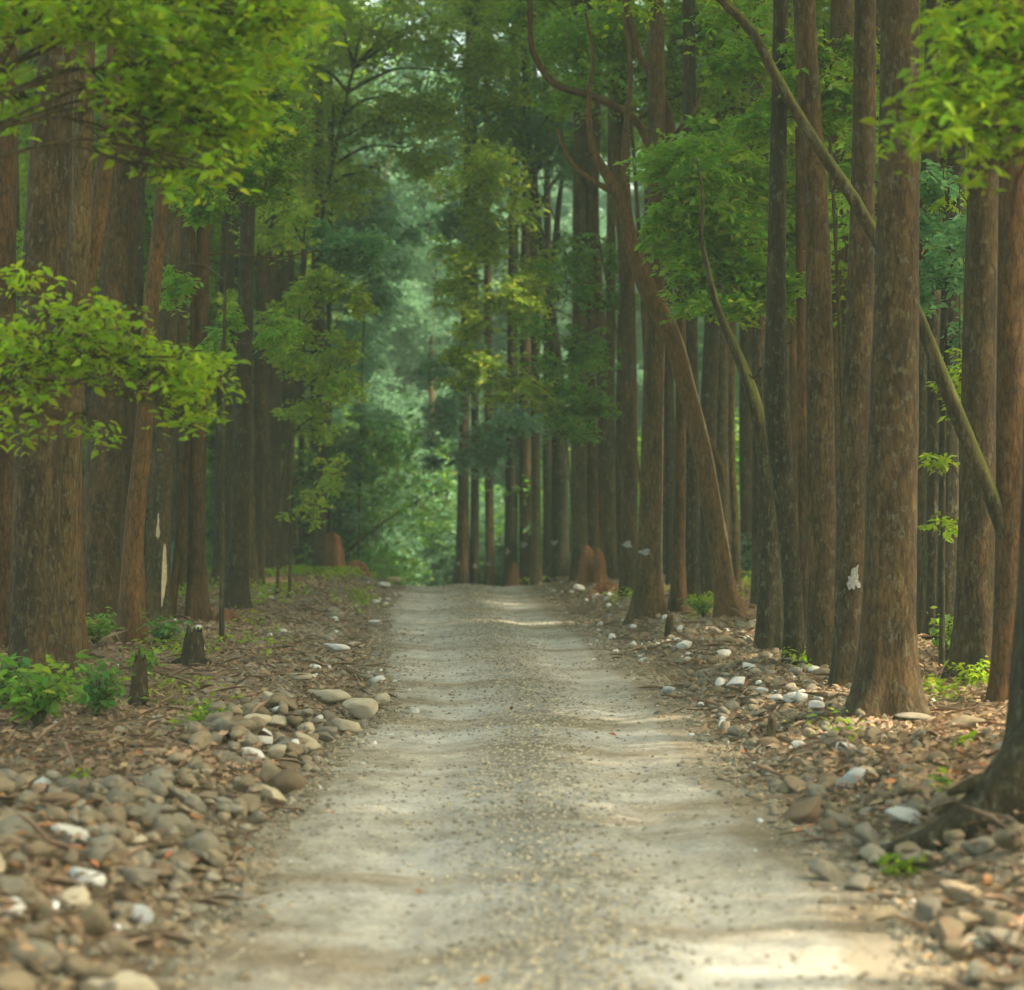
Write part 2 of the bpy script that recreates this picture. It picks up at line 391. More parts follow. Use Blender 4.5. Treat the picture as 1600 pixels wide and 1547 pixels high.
def grid(xs, ys, hf):
    X, Y = np.meshgrid(xs, ys); Z = hf(X, Y)
    V = np.stack([X, Y, Z], -1).reshape(-1, 3)
    nx, ny = len(xs), len(ys)
    i = np.arange(nx * ny).reshape(ny, nx)
    Fq = np.stack([i[:-1, :-1], i[:-1, 1:], i[1:, 1:], i[1:, :-1]], -1).reshape(-1, 4)
    return V, Fq
xs = np.concatenate([np.linspace(-420, -40, 24), np.linspace(-36, -7, 40), np.arange(-6.6, 6.6, 0.09), np.linspace(7, 36, 40), np.linspace(40, 420, 24)])
ys = np.concatenate([np.linspace(-60, 8, 20), np.arange(9, 30, 0.10), np.arange(30, 66, 0.22), np.linspace(67, 130, 50), np.linspace(140, 640, 30)])
V, Fq = grid(xs, ys, H)
tag(mk('ground', V, Fq, ground_mat()), kind='structure')
ys = np.concatenate([np.linspace(-40, 9, 40), np.arange(9.2, 30, 0.08), np.arange(30, 66, 0.2), np.linspace(67, 130, 60)])
us = np.linspace(-0.14, 1.14, 70)
L_, R_ = eL(ys), eR(ys)
X = L_[:, None] + us[None, :] * (R_ - L_)[:, None]; Y = np.repeat(ys[:, None], len(us), 1)
V = np.stack([X, Y, HR(X, Y)], -1).reshape(-1, 3); i = np.arange(len(V)).reshape(len(ys), len(us))
rd = tag(mk('road', V, np.stack([i[:-1, :-1], i[:-1, 1:], i[1:, 1:], i[1:, :-1]], -1).reshape(-1, 4), road_mat()), kind='structure')
at_ = rd.data.attributes.new('across', 'FLOAT', 'POINT'); at_.data.foreach_set('value', np.repeat(us[None, :], len(ys), 0).astype(np.float32).ravel())

# ------------------------------------------------------------------ trunks
def spline(P, n):
    """Catmull-Rom through rows of P (any number of columns)"""
    P = np.asarray(P, float)
    d = np.concatenate([[0], np.cumsum(np.linalg.norm(np.diff(P[:, :3], axis=0), axis=1))])
    t = np.linspace(0, d[-1], n); out = np.zeros((n, P.shape[1]))
    m = np.gradient(P, d, axis=0) if len(P) > 2 else np.repeat((P[1] - P[0])[None] / d[-1], 2, 0)
    for k in range(n):
        j = min(max(np.searchsorted(d, t[k], side='right') - 1, 0), len(P) - 2)
        h = d[j + 1] - d[j]; s = (t[k] - d[j]) / h
        out[k] = (2 * s**3 - 3 * s**2 + 1) * P[j] + (s**3 - 2 * s**2 + s) * h * m[j] + (-2 * s**3 + 3 * s**2) * P[j + 1] + (s**3 - s**2) * h * m[j + 1]
    return out

def tube(path, rad, sides=12, lobes=0.0, flare=0.0, seed=0, rough=0.0):
    path = np.asarray(path, float); rad = np.asarray(rad, float); n = len(path)
    T = np.gradient(path, axis=0); T /= np.linalg.norm(T, axis=1)[:, None] + 1e-9
    up = np.array([0.0, 1.0, 0.0]) if abs(T[0][1]) < 0.9 else np.array([1.0, 0, 0])
    A = np.cross(T, up); A /= np.linalg.norm(A, axis=1)[:, None] + 1e-9
    B = np.cross(T, A)
    th = np.linspace(0, 2 * np.pi, sides, endpoint=False)
    r = np.random.default_rng(seed); ph = r.uniform(0, 6.28, 6)
    s = np.concatenate([[0], np.cumsum(np.linalg.norm(np.diff(path, axis=0), axis=1))])
    R = rad[:, None] * np.ones((1, sides))
    if lobes:
        lf = lobes * (0.35 + 1.3 * np.exp(-s / 1.5))[:, None]
        R = R * (1 + lf * (0.5 * np.cos(3 * th + ph[0] + 0.12 * s[:, None]) + 0.4 * np.cos(5 * th + ph[1] - 0.1 * s[:, None]) + 0.35 * np.cos(8 * th + ph[2] + 0.07 * s[:, None])))
    if flare:
        fl = np.exp(-s / 0.34)[:, None]
        R = R * (1 + flare * fl * (1 + 0.6 * np.cos(4 * th + ph[3]) + 0.35 * np.cos(7 * th + ph[4])))
    if rough:
        R = R * (1 + rough * fbm(th[None, :] * 2.2 + seed, s[:, None] * 1.1 + seed * 3.1, 3, seed % 97))
    P = path[:, None, :] + R[:, :, None] * (np.cos(th)[None, :, None] * A[:, None, :] + np.sin(th)[None, :, None] * B[:, None, :])
    V = P.reshape(-1, 3); i = np.arange(n * sides).reshape(n, sides); j = np.roll(i, -1, 1)
    Fq = np.stack([i[:-1], j[:-1], j[1:], i[1:]], -1).reshape(-1, 4)
    V = np.concatenate([V, path[-1:] + T[-1:] * rad[-1] * 0.3]); k = len(V) - 1
    Ft = np.stack([i[-1], j[-1], np.full(sides, k)], -1)
    return V, Fq, Ft

def join(parts):
    Vs, Q, Tt, o = [], [], [], 0
    for V, q, t in parts:
        Vs.append(V); Q.append(q + o); Tt.append(t + o); o += len(V)
    return np.concatenate(Vs), [np.concatenate(Q), np.concatenate(Tt)]

# ------------------------------------------------------------------ foliage
def leaves(P, size, rng, tilt=0.75, droop=0.25, detailed=False, width=0.46):
    """P: leaf base points; returns folded leaf blades"""
    n = len(P)
    az = rng.uniform(0, 2 * np.pi, n)
    D = np.stack([np.cos(az), np.sin(az), -droop + rng.normal(0, 0.35, n)], 1); D /= np.linalg.norm(D, axis=1)[:, None]
    Nn = np.stack([rng.normal(0, tilt, n), rng.normal(0, tilt, n), np.ones(n)], 1)
    S = np.cross(D, Nn); S /= np.linalg.norm(S, axis=1)[:, None] + 1e-9
    U = np.cross(S, D)
    L = (size * rng.uniform(0.45, 1.4, n))[:, None]; W = L * width
    if detailed:
        v0 = P; v1 = P + D * L * 0.42 + S * W * 0.5 + U * L * 0.05; v2 = P + D * L * 0.42 - S * W * 0.5 + U * L * 0.05
        v3 = P + D * L - U * L * 0.14; v4 = P + D * L * 0.45 - U * L * 0.02
        v5 = P + D * L * 0.78 + S * W * 0.27; v6 = P + D * L * 0.78 - S * W * 0.27
        V = np.stack([v0, v1, v2, v3, v4, v5, v6], 1).reshape(-1, 3)
        k = np.arange(n)[:, None] * 7
        T = np.concatenate([k + [0, 4, 1], k + [0, 2, 4], k + [4, 3, 5], k + [4, 6, 3]], 0)
        Q = np.concatenate([np.concatenate([k + 1, k + 4, k + 5], 1), np.concatenate([k + 4, k + 2, k + 6], 1)])
        return V, np.concatenate([T, Q])
    v0 = P; v1 = P + D * L * 0.5 + S * W * 0.5 + U * L * 0.05; v2 = P + D * L - U * L * 0.1; v3 = P + D * L * 0.5 - S * W * 0.5 + U * L * 0.05
    V = np.stack([v0, v1, v2, v3], 1).reshape(-1, 3)
    k = np.arange(n)[:, None] * 4
    return V, np.concatenate([k + [0, 2, 1], k + [0, 3, 2]], 0)

def sprays(centres, rad, per, rng, flat=0.35):
    """points of leaf bases: flattened, drooping twig sprays round each centre"""
    c = np.asarray(centres); n = len(c)
    rad = np.asarray(rad) * np.ones(n)
    nt = 5                                              # twigs per spray
    az = rng.uniform(0, 2 * np.pi, (n, nt)); el = rng.normal(0.1, 0.55, (n, nt))
    t = rng.uniform(0.15, 1.0, (n, nt, per // nt)) ** 0.8
    D = np.stack([np.cos(az) * np.cos(el), np.sin(az) * np.cos(el), np.sin(el)], -1)
    P = c[:, None, None, :] + D[:, :, None, :] * (t * rad[:, None, None])[..., None]
    P[..., 2] -= flat * 0.5 * (t ** 2) * rad[:, None, None]
    P = P + rng.normal(0, 0.09, P.shape) * rad[:, None, None, None] * np.array([1, 1, 0.7])
    return P.reshape(-1, 3)

def ellipsoid_pts(n, c, r, rng, shell=0.5, clump=True):
    v = rng.normal(0, 1, (n, 3)); v /= np.linalg.norm(v, axis=1)[:, None]
    q = rng.uniform(0, 1, n) ** (1 / (3 + 3 * shell))
    P = v * q[:, None]
    if n > 14 and clump:                                          # gather the sprays into uneven layered clumps
        m_ = max(3, n // 8); par = P[:m_] * 0.88; k = rng.integers(0, m_, n)
        P = par[k] + rng.normal(0, 1, (n, 3)) * np.array([0.20, 0.20, 0.17]) * rng.uniform(.6, 1.3, m_)[k][:, None]
    return np.asarray(c) + P * np.asarray(r)

CROWNS = {}
def crown_proto(kind, radius, height, nlimb, nspray, per, leaf, matk, seed, low=0.0):
    """a crown standing on local z = 0 (fork of the trunk): limbs and foliage meshes"""
    rng = np.random.default_rng(seed); limbs = []; C = []; lr = .35 if kind in ('bush', 'dip') else .8
    for k in range(nlimb):
        a = 2 * math.pi * k / nlimb + rng.uniform(-.4, .4); t0 = rng.uniform(-0.1, 0.35) * height
        L = radius * rng.uniform(0.7, 1.05); rise = height * rng.uniform(0.15, 0.65)
        p = np.array([[0, 0, t0], [0.35 * L * math.cos(a), 0.35 * L * math.sin(a), t0 + rise * 0.45],
                      [0.7 * L * math.cos(a + .2), 0.7 * L * math.sin(a + .2), t0 + rise * 0.8], [L * math.cos(a + .1), L * math.sin(a + .1), t0 + rise]])
        sp = spline(p, 9); limbs.append(tube(sp, np.linspace(0.085, 0.018, 9) * lr, 6, seed=seed + k))
        for q in range(3):
            b = sp[rng.integers(3, 8)]; e = b + rng.normal(0, 0.32, 3) * radius * np.array([1, 1, 0.5]) + [0, 0, 0.1 * radius]
            m_ = (b + e) / 2 + rng.normal(0, 0.08, 3) * radius
            s2 = spline(np.array([b, m_, e]), 6); limbs.append(tube(s2, np.linspace(0.03, 0.008, 6), 5, seed=seed + k * 7 + q))
        nc = nspray // nlimb // 3
        for q in range(3):
            cc = sp[rng.integers(4, 9)] + rng.normal(0, 0.12, 3) * radius
            C.append(ellipsoid_pts(nc, cc, (radius * .36, radius * .36, radius * .22), rng))
    C = np.concatenate(C)
    top = np.array([[0, 0, -0.1 * height], [rng.normal(0, .15), rng.normal(0, .15), height * .5], [rng.normal(0, .3), rng.normal(0, .3), height * .9]])
    limbs.append(tube(spline(top, 8), np.linspace(0.1, 0.02, 8) * lr, 7, seed=seed))
    C = np.concatenate([C, ellipsoid_pts(nspray // 4, (0, 0, height * .72), (radius * .5, radius * .5, height * .25), rng)])
    if low: C = np.concatenate([C, ellipsoid_pts(int(nspray * low), (0, 0, 0), (radius * .7, radius * .7, height * .25), rng)])
    V, T = leaves(sprays(C, rng.uniform(0.35, 0.75, len(C)), per, rng), leaf, rng)
    fo = mk('crown', V, T, LEAF[matk], True); V2, F2 = join(limbs); li = mk('limbs', V2, F2, BARK['grey'], True)
    me = (fo.data, li.data); bpy.data.objects.remove(fo); bpy.data.objects.remove(li)
    CROWNS.setdefault(kind, []).append(me)
for sdd in range(4):
    crown_proto('high', 3.6, 6.5, 7, 330, 40, 0.17, ['mid', 'bright', 'yellow', 'mid'][sdd], 100 + sdd)
for sdd in range(5):
    crown_proto('low', 3.2, 8.0, 8, 460, 45, 0.15, ['mid', 'mid', 'yellow', 'bright', 'bright'][sdd], 200 + sdd, low=0.3)
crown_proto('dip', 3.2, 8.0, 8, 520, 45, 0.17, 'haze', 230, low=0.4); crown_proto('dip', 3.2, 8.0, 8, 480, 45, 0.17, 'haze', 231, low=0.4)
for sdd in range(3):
    crown_proto('far', 4.2, 11.0, 8, 520, 40, 0.24, ['haze', 'haze', 'blue'][sdd], 300 + sdd, low=0.5)  # haze tint is part of the far crowns' leaf colour
for sdd in range(3):
    crown_proto('bush', 2.0, 2.6, 6, 190, 40, 0.14, ['haze', 'dark', 'blue'][sdd], 400 + sdd, low=0.7)

def add_crown(parent, kind, top, scale=1.0, sz=None, which=None):
    k = random.randrange(len(CROWNS[kind])) if which is None else which
    f, l = CROWNS[kind][k]; rz = random.uniform(0, 6.28); sc = (scale, scale, sz or scale)
    for nm, me in (('limbs', l), ('crown', f)):
        o = bpy.data.objects.new(nm, me); COL.objects.link(o); o.parent = parent; o.location = top; o.rotation_euler = (0, 0, rz); o.scale = sc

TREES = {}
def traced_tree(key, pts, bark, label, d=None, height=17.0, crown='high', cscale=1.0, name='tree', group=None, lobes=0.05, flare=0.55, limbs=(), dy=0.0):
    """pts: (px, py, width px) from the foot upward as seen in the photograph; the stem continues above the frame to its crown"""
    g = ground_at(pts[0][0], pts[0][1]) if d is None else None
    dist = g.y if g is not None else d
    P = []
    for k, (px, py, w) in enumerate(pts):
        p = at(px, py, dist + dy * k / max(1, len(pts) - 1)); P.append([p.x, p.y, p.z, w / F * dist / 2])
    P = np.array(P); base = Vector((P[0][0], P[0][1], float(HT(P[0][0], P[0][1]))))
    P[0][2] = base.z - 0.15
    topz = P[-1][2]
    if height and topz < height + base.z - 1:
        sl = (P[-1, :2] - P[-2, :2]) / max(0.3, (P[-1, 2] - P[-2, 2])); sl = np.clip(sl, -0.12, 0.12)
        for f in (0.33, 0.66, 1.0):
            z = topz + (height + base.z - topz) * f
            P = np.vstack([P, [*(P[-1, :2] + sl * (z - P[-1, 2]) * 0.6), z, P[-1][3] * (0.9 if f < 1 else 0.75)]])
    root = empty(name, base)
    tag(root, label, 'tree', group)
    L = np.linalg.norm(np.diff(P[:, :3], axis=0), axis=1).sum()
    S = spline(P, int(min(110, max(24, L * 6)))); S[:, :3] -= np.array(base)
    big = P[0][3] > 0.12
    V, q, t = tube(S[:, :3], np.maximum(S[:, 3], 0.006), 26 if big else 14, lobes, flare, seed=hash(key) % 1000 if isinstance(key, int) else sum(map(ord, key)) * 7, rough=0.05)
    mk('trunk', V, [q, t], BARK[bark], True, root)
    for lb in limbs:
        lp = []
        for (px, py, w) in lb:
            p = at(px, py, dist); lp.append([p.x - base.x, p.y - base.y, p.z - base.z, w / F * dist / 2])
        S2 = spline(np.array(lp), max(8, len(lp) * 5)); V, q, t = tube(S2[:, :3], np.maximum(S2[:, 3], 0.004), 9, 0.04, seed=5, rough=0.1)
        mk('branch', V, [q, t], BARK[bark], True, root)
    if crown: add_crown(root, crown, Vector(S[-1, :3]) - Vector((0, 0, 0.8)), cscale)
    TREES[key] = (root, S, base, dist)
    return root

TR = [
 # left of the track, from the frame edge inwards
 ('a', [(2, 1010, 44), (6, 700, 38), (8, 400, 34), (10, 0, 30)], 'red', 'reddish brown straight trunk cut by the left edge of the photo, leftmost tree', 0.9),
 ('b', [(60, 1062, 82), (56, 860, 74), (62, 600, 70), (74, 300, 64), (94, 0, 56)], 'brown', 'thickest dark brown trunk on the left, rooted behind the leafy shrub', 1.0),
 ('c', [(108, 1048, 38), (104, 850, 34), (110, 600, 36), (128, 300, 34), (134, 0, 30)], 'pale', 'pale lichen-patched straight trunk touching the right side of the thick dark left tree', 0.8),
 ('d', [(118, 1030, 34), (112, 700, 32), (120, 540, 32), (138, 420, 30), (156, 320, 28), (168, 220, 26), (182, 0, 22)], 'smooth', 'smooth brown stem bending right beside the lichen-patched left trunk', 0.8),
 ('e', [(154, 966, 66), (157, 850, 60), (166, 650, 54), (178, 400, 42), (188, 0, 36)], 'brown', 'broad dark trunk standing behind the shrubs between the thick left tree and the wavy stem', 1.0),
 ('f', [(200, 955, 22), (200, 700, 22), (205, 450, 20), (208, 0, 17)], 'red', 'thin rough upright trunk right behind the wavy smooth stem on the left', 0.7),
 ('g', [(202, 1003, 40), (207, 900, 36), (208, 850, 31), (214, 780, 30), (223, 690, 28), (229, 600, 23), (237, 472, 25), (247, 371, 23), (255, 300, 20), (263, 230, 18), (280, 0, 15)], 'smooth', 'wavy smooth orange brown stem curving up on the left verge', 0.7),
 ('h', [(243, 968, 44), (248, 850, 38), (253, 660, 36), (266, 440, 26), (276, 230, 20), (282, 0, 18)], 'grey', 'rough grey trunk with a long pale streak of painted sunlight near the foot', 0.8),
 ('i', [(266, 965, 13), (276, 880, 13), (288, 760, 12), (297, 645, 11), (302, 480, 9), (300, 300, 8)], 'red', 'slender pole leaning right next to the trunk with the painted sun streak', 0.5),
 ('j', [(309, 968, 34), (308, 880, 29), (311, 645, 26), (316, 440, 22), (323, 236, 20), (330, 0, 17)], 'red', 'straight reddish trunk alone between the sun-streaked tree and the dark slanting tree', 0.8),
 ('k', [(346, 914, 26), (350, 660, 27), (356, 400, 22), (366, 0, 18)], 'dark', 'dim dark trunk half hidden behind the dark slanting tree on the left', 0.8),
 ('l', [(366, 953, 38), (373, 850, 31), (380, 611, 26), (388, 300, 23), (396, 0, 21)], 'dark', 'dark slanting trunk next to the small earth mound on the left verge', 0.8),
 ('m', [(402, 912, 21), (406, 700, 20), (410, 400, 17), (416, 0, 15)], 'brown', 'thin straight trunk just right of the dark slanting left tree', 0.6),
 ('n', [(430, 884, 34), (430, 700, 27), (432, 400, 24), (438, 0, 22)], 'grey', 'left trunk of the pair with flared feet left of the tall red mound', 0.8),
 ('o', [(455, 884, 30), (450, 700, 22), (450, 400, 20), (455, 0, 18)], 'brown', 'right trunk of the pair with flared feet left of the tall red mound', 0.8),
 ('p', [(470, 880, 10), (471, 640, 10), (476, 300, 8)], 'pale', 'pole-thin pale trunk catching sun between the flared pair and the tall red mound', 0.5),
 ('q', [(488, 884, 14), (490, 700, 13), (492, 400, 11)], 'brown', 'slim trunk rising directly behind the left flank of the tall red mound', 0.6),
 ('r', [(512, 880, 12), (512, 700, 10), (515, 400, 9)], 'dark', 'thin dark trunk rising behind the middle of the tall red mound', 0.6),
 # right of the track, from the crest outwards
 ('A', [(722, 908, 22), (724, 760, 18), (728, 500, 15)], 'brown', 'dim trunk nearest the track at the crest, leftmost of the right-hand row', 0.8),
 ('B', [(741, 906, 16), (742, 740, 13), (742, 500, 12)], 'dark', 'second trunk from the crest in the right-hand row, dark and narrow', 0.7),
 ('C', [(766, 904, 16), (764, 740, 13), (762, 500, 12)], 'brown', 'third trunk from the crest in the right-hand row, brown and narrow', 0.7),
 ('D', [(797, 900, 22), (800, 700, 19), (802, 400, 16)], 'dark', 'left one of two close trunks behind the low red mound near the crest', 0.8),
 ('E', [(823, 902, 21), (820, 700, 20), (822, 400, 17)], 'brown', 'right one of two close trunks behind the low red mound near the crest', 0.8),
 ('F', [(874, 906, 29), (874, 740, 26), (870, 577, 20), (860, 480, 17), (856, 430, 16), (846, 380, 12), (838, 300, 8)], 'dark', 'dark trunk that forks into a V high above the right verge', 0.8),
 ('G', [(906, 905, 26), (904, 712, 24), (905, 400, 20), (905, 100, 17)], 'grey', 'grey trunk growing just left of the forked-top red mound', 0.8),
 ('H', [(924, 900, 28), (922, 712, 22), (918, 400, 18)], 'brown', 'trunk growing directly behind the forked-top red mound', 0.8),
 ('I', [(955, 905, 18), (952, 720, 18), (955, 400, 15)], 'grey', 'thin greyish trunk between the forked-top red mound and the marked pair', 0.7),
 ('J', [(982, 932, 25), (984, 712, 25), (980, 450, 24), (970, 250, 27), (958, 0, 27)], 'brown', 'left trunk of the pair that bear white marks on the right verge', 0.9),
 ('K', [(1011, 966, 46), (1015, 860, 37), (1019, 679, 33), (1025, 400, 28), (1026, 0, 24)], 'brown', 'thicker dark right trunk of the pair that bear white marks', 0.9),
 ('L', [(1060, 956, 24), (1061, 850, 20), (1063, 700, 17), (1063, 500, 16), (1054, 340, 17), (1046, 225, 17), (1044, 176, 14), (1026, 135, 12), (1000, 88, 12), (977, 0, 11)], 'red', 'reddish stem left of the big leaning tree, winding up into two bowed limbs', 0.6),
 ('M', [(1080, 948, 26), (1080, 740, 26), (1078, 400, 22)], 'dark', 'dark straight trunk right behind the big leaning tree', 0.8),
 ('N', [(1142, 964, 44), (1130, 905, 33), (1122, 850, 32), (1110, 780, 31), (1095, 695, 29), (1072, 605, 29), (1044, 512, 30), (1012, 452, 30), (990, 390, 24), (968, 310, 20), (946, 270, 16), (929, 240, 12), (920, 160, 8), (926, 90, 6), (915, 20, 4)], 'smooth', 'big leaning tree on the right bending left over the track, painted sunlit edge along its side', 0.7),
 ('O', [(1126, 920, 24), (1126, 577, 23), (1122, 300, 20)], 'grey', 'greyish straight trunk behind the upper half of the big leaning tree', 0.8),
 ('P', [(1150, 930, 14), (1150, 850, 13), (1143, 700, 11), (1146, 500, 9)], 'pale', 'sunlit thin crooked stem right of the foot of the big leaning tree', 0.5),
 ('Q', [(1168, 905, 22), (1166, 700, 22), (1166, 400, 19)], 'dark', 'dim trunk behind green bushes between the leaning tree and the mossy bowed one', 0.8),
 ('R', [(1204, 1012, 42), (1202, 900, 37), (1201, 800, 31), (1194, 700, 25), (1174, 611, 20), (1148, 544, 15), (1124, 490, 12), (1108, 430, 9), (1096, 370, 7), (1098, 300, 5), (1086, 240, 2)], 'mossy', 'bowed mossy trunk arching to the left over the right verge', 0.6),
 ('S', [(1243, 1036, 32), (1236, 900, 30), (1226, 780, 33), (1213, 620, 40), (1212, 500, 32), (1216, 250, 26), (1220, 0, 24)], 'dark', 'dark knotty trunk right of the bowed mossy one', 0.8),
 ('T', [(1258, 1000, 18), (1256, 800, 18), (1252, 500, 15)], 'red', 'narrow reddish trunk squeezed between the knotty dark trunk and the pole with a sunny edge', 0.7),
 ('U', [(1292, 1046, 54), (1286, 900, 47), (1281, 611, 43), (1277, 371, 38), (1262, 120, 35), (1256, 0, 34)], 'brown', 'straight brown trunk crossed by the mossy fallen pole, sun along its right edge', 0.9),
 ('V', [(1326, 1076, 52), (1330, 900, 50), (1336, 679, 48), (1348, 304, 38), (1352, 0, 34)], 'brown', 'tall trunk standing close against the left side of the thickest right-hand tree', 0.9),
 ('W', [(1380, 1120, 104), (1388, 980, 86), (1396, 679, 78), (1404, 304, 65), (1406, 0, 60)], 'brown', 'thickest right-hand trunk, lichen speckled, rooted beside the long tan stone', 1.1),
 ('X', [(1460, 1000, 26), (1460, 700, 24), (1458, 300, 22)], 'dark', 'dark trunk in the gap right of the thickest right-hand tree', 0.8),
 ('Y', [(1524, 1062, 68), (1528, 850, 60), (1530, 600, 54), (1536, 304, 50), (1542, 0, 44)], 'brown', 'wide reddish brown trunk crossed low down by the slanting mossy pole', 1.0),
 ('Z', [(1578, 1094, 56), (1580, 850, 50), (1582, 500, 48), (1588, 0, 44)], 'red', 'trunk beside the right edge of the photo behind the slanting mossy pole', 1.0),
]
for key, pts, bark, label, cs in TR:
    kw = {}
    if key == 'F': kw['limbs'] = [[(858, 440, 14), (866, 400, 12), (872, 330, 9), (884, 240, 6)]]
    if key == 'L': kw['limbs'] = [[(1047, 260, 15), (1020, 236, 14), (996, 192, 13), (918, 148, 12), (868, 132, 11), (837, 91, 10), (827, 0, 8)], [(1046, 232, 11), (1060, 205, 9), (1080, 180, 6), (1100, 120, 4)]]
    if key == 'N': kw['limbs'] = [[(1088, 660, 16), (1112, 700, 12), (1128, 735, 8), (1131, 762, 3)], [(1000, 420, 14), (985, 350, 12), (975, 250, 10), (985, 120, 8), (975, 20, 6)], [(934, 250, 10), (926, 238, 9), (918, 245, 5)], [(958, 300, 12), (930, 285, 8), (890, 250, 6), (870, 200, 4)]]
    if key == 'h': kw['limbs'] = [[(252, 540, 7), (225, 500, 5), (205, 466, 5), (170, 442, 4), (152, 405, 2)], [(212, 470, 4), (204, 445, 3), (212, 420, 2), (196, 400, 1.5)]]
    if key == 'j': kw['limbs'] = [[(312, 480, 6), (298, 470, 5), (275, 450, 4), (250, 436, 3)], [(318, 400, 4), (350, 395, 3), (420, 403, 3), (500, 392, 1.5)]]
    if key == 'm': kw['limbs'] = [[(408, 412, 4), (380, 418, 3), (330, 408, 3), (283, 388, 2)], [(407, 590, 4), (380, 604, 3), (350, 600, 2)]]
    if key == 'S': kw['limbs'] = [[(1190, 575, 5), (1175, 590, 4), (1170, 585, 2)], [(1200, 560, 6), (1226, 540, 4), (1236, 534, 2)]]
    if key == 'Y': kw['limbs'] = [[(1552, 300, 5), (1535, 322, 4), (1515, 318, 3), (1500, 300, 2)]]
    h = {'i': 9, 'p': 12, 'P': 9, 'R': 0, 'N': 0, 'L': 0, 'F': 0}.get(key, 15 + (sum(map(ord, key)) * 7) % 5)
    traced_tree(key, pts, bark, label, height=h, crown=None if h == 0 else 'high', cscale=cs, **kw)

# crowns of the small bent trees
for key, sc, kd in (('F', 0.8, 'high'),):
    root, S, base, dist = TREES[key]
    add_crown(root, kd, Vector(S[-1, :3]) - Vector((0, 0, 0.3)), sc, which=0)

# the long bowed pole leaning from the right edge up to the left, behind the thickest tree
dW = TREES['W'][3]
r_ = traced_tree('pole', [(1606, 1090, 28), (1600, 990, 28), (1586, 890, 27), (1556, 795, 26), (1517, 700, 25), (1480, 610, 24), (1440, 510, 22), (1408, 440, 21), (1368, 372, 20), (1330, 305, 20), (1288, 245, 19), (1244, 175, 18), (1206, 108, 17), (1172, 45, 16), (1128, 0, 15), (1060, -90, 12), (980, -180, 10)], 'mossy',
    'long bowed mossy pole slanting up behind the thickest right-hand tree', d=TREES['W'][3] + 1.0, height=0, crown=None, lobes=0.03, flare=0.1, name='leaning_tree')
add_crown(r_, 'low', Vector(TREES['pole'][1][-1, :3]), 0.6)

# huge tree at the right edge with a long buttress root
g = Vector((3.62, 15.6, 0)); g.z = float(HT(g.x, g.y))
root = tag(empty('tree', g), 'massive dark tree at the right edge, only its long root sweeping down among the stones', 'tree')
P = np.array([[0, 0, -0.2, .46], [0.0, 0, .6, .40], [.03, .05, 2, .35], [.06, .1, 5, .32], [.1, .2, 10, .28], [.2, .2, 16, .2]])
S = spline(P, 70); V, q, t = tube(S[:, :3], S[:, 3], 28, 0.1, 0.5, seed=77, rough=0.06); mk('trunk', V, [q, t], BARK['dark'], True, root)
add_crown(root, 'high', (0.2, 0.2, 15.5), 1.1)
for rp in ([(1660, 1120, 80), (1610, 1190, 96), (1570, 1240, 90), (1520, 1282, 72), (1470, 1308, 52), (1410, 1326, 34), (1340, 1342, 14)],
           [(1680, 1250, 110), (1620, 1285, 84), (1570, 1305, 54), (1530, 1322, 28)], [(1650, 1130, 50), (1610, 1200, 44), (1570, 1215, 34), (1520, 1225, 22), (1480, 1240, 10)]):
    lp = []
    for (px, py, w) in rp:
        p = at(px, py, 15.2); r = w / F * 15.2 / 2
        lp.append([p.x - g.x, p.y - g.y, p.z - g.z, r])
    S2 = spline(np.array(lp), 26); V, q, t = tube(S2[:, :3], S2[:, 3], 12, 0.08, seed=3, rough=0.14); mk('root', V, [q, t], BARK['dark'], True, root)

# pieces on the trunks ------------------------------------------------
def bark_patch(key, px, py, w, h, mat, name, seed, off=0.006, ang=None):
    """a ragged patch following the camera side of a trunk"""
    root, S, base, dist = TREES[key]
    p = at(px, py, dist); zz = p.z - base.z
    k = int(np.argmin(np.abs(S[:, 2] - zz))); c = S[k]
    r = c[3] * 1.06 + off; rng = np.random.default_rng(seed)
    hw = w / F * dist / 2; hh = h / F * dist / 2
    n, m_ = 22, 7; V = []
    dx = np.clip((p.x - base.x - c[0]) / r, -0.95, 0.95); a0 = math.asin(dx)
    for i in range(n):
        a = 2 * math.pi * i / n; rg = 1.0 if h < 60 else 0.25; rr = 1 + rg * (0.35 * math.sin(a * 3 + seed) * rng.uniform(0.4, 1) + rng.normal(0, 0.16))
        for j in range(m_):
            f = j / (m_ - 1); u = hw * rr * f * math.cos(a); v = hh * rr * f * math.sin(a)
            th = np.clip(a0 + u / r, -1.5, 1.5); kk = int(np.argmin(np.abs(S[:, 2] - (zz + v)))); cc = S[kk]; r2 = cc[3] * 1.07 + off
            V.append((cc[0] + math.sin(th) * r2, cc[1] - math.cos(th) * r2 - 0.004, zz + v))
    V = np.array(V); i = np.arange(n)[:, None]; Fq = []
    for j in range(1, m_ - 1):
        Fq.append(np.concatenate([i * m_ + j, i * m_ + j + 1, ((i + 1) % n) * m_ + j + 1, ((i + 1) % n) * m_ + j], 1))
    T = np.concatenate([i * m_, i * m_ + 1, ((i + 1) % n) * m_ + 1], 1)
    return mk(name, V, [np.concatenate(Fq), T], mat, True, root)
for key, px, py, w, h, s in (('V', 1331, 905, 19, 34, 3), ('J', 979, 851, 17, 9, 4), ('K', 1006, 862, 20, 10, 5), ('F', 865, 848, 11, 7, 6), ('E', 818, 851, 12, 9, 7),
                             ('D', 793, 862, 8, 9, 8), ('C', 763, 881, 7, 6, 9), ('B', 742, 884, 6, 7, 10), ('A', 716, 880, 7, 6, 11)):
    bark_patch(key, px, py, w, h, PAINT, 'white_patch', s)
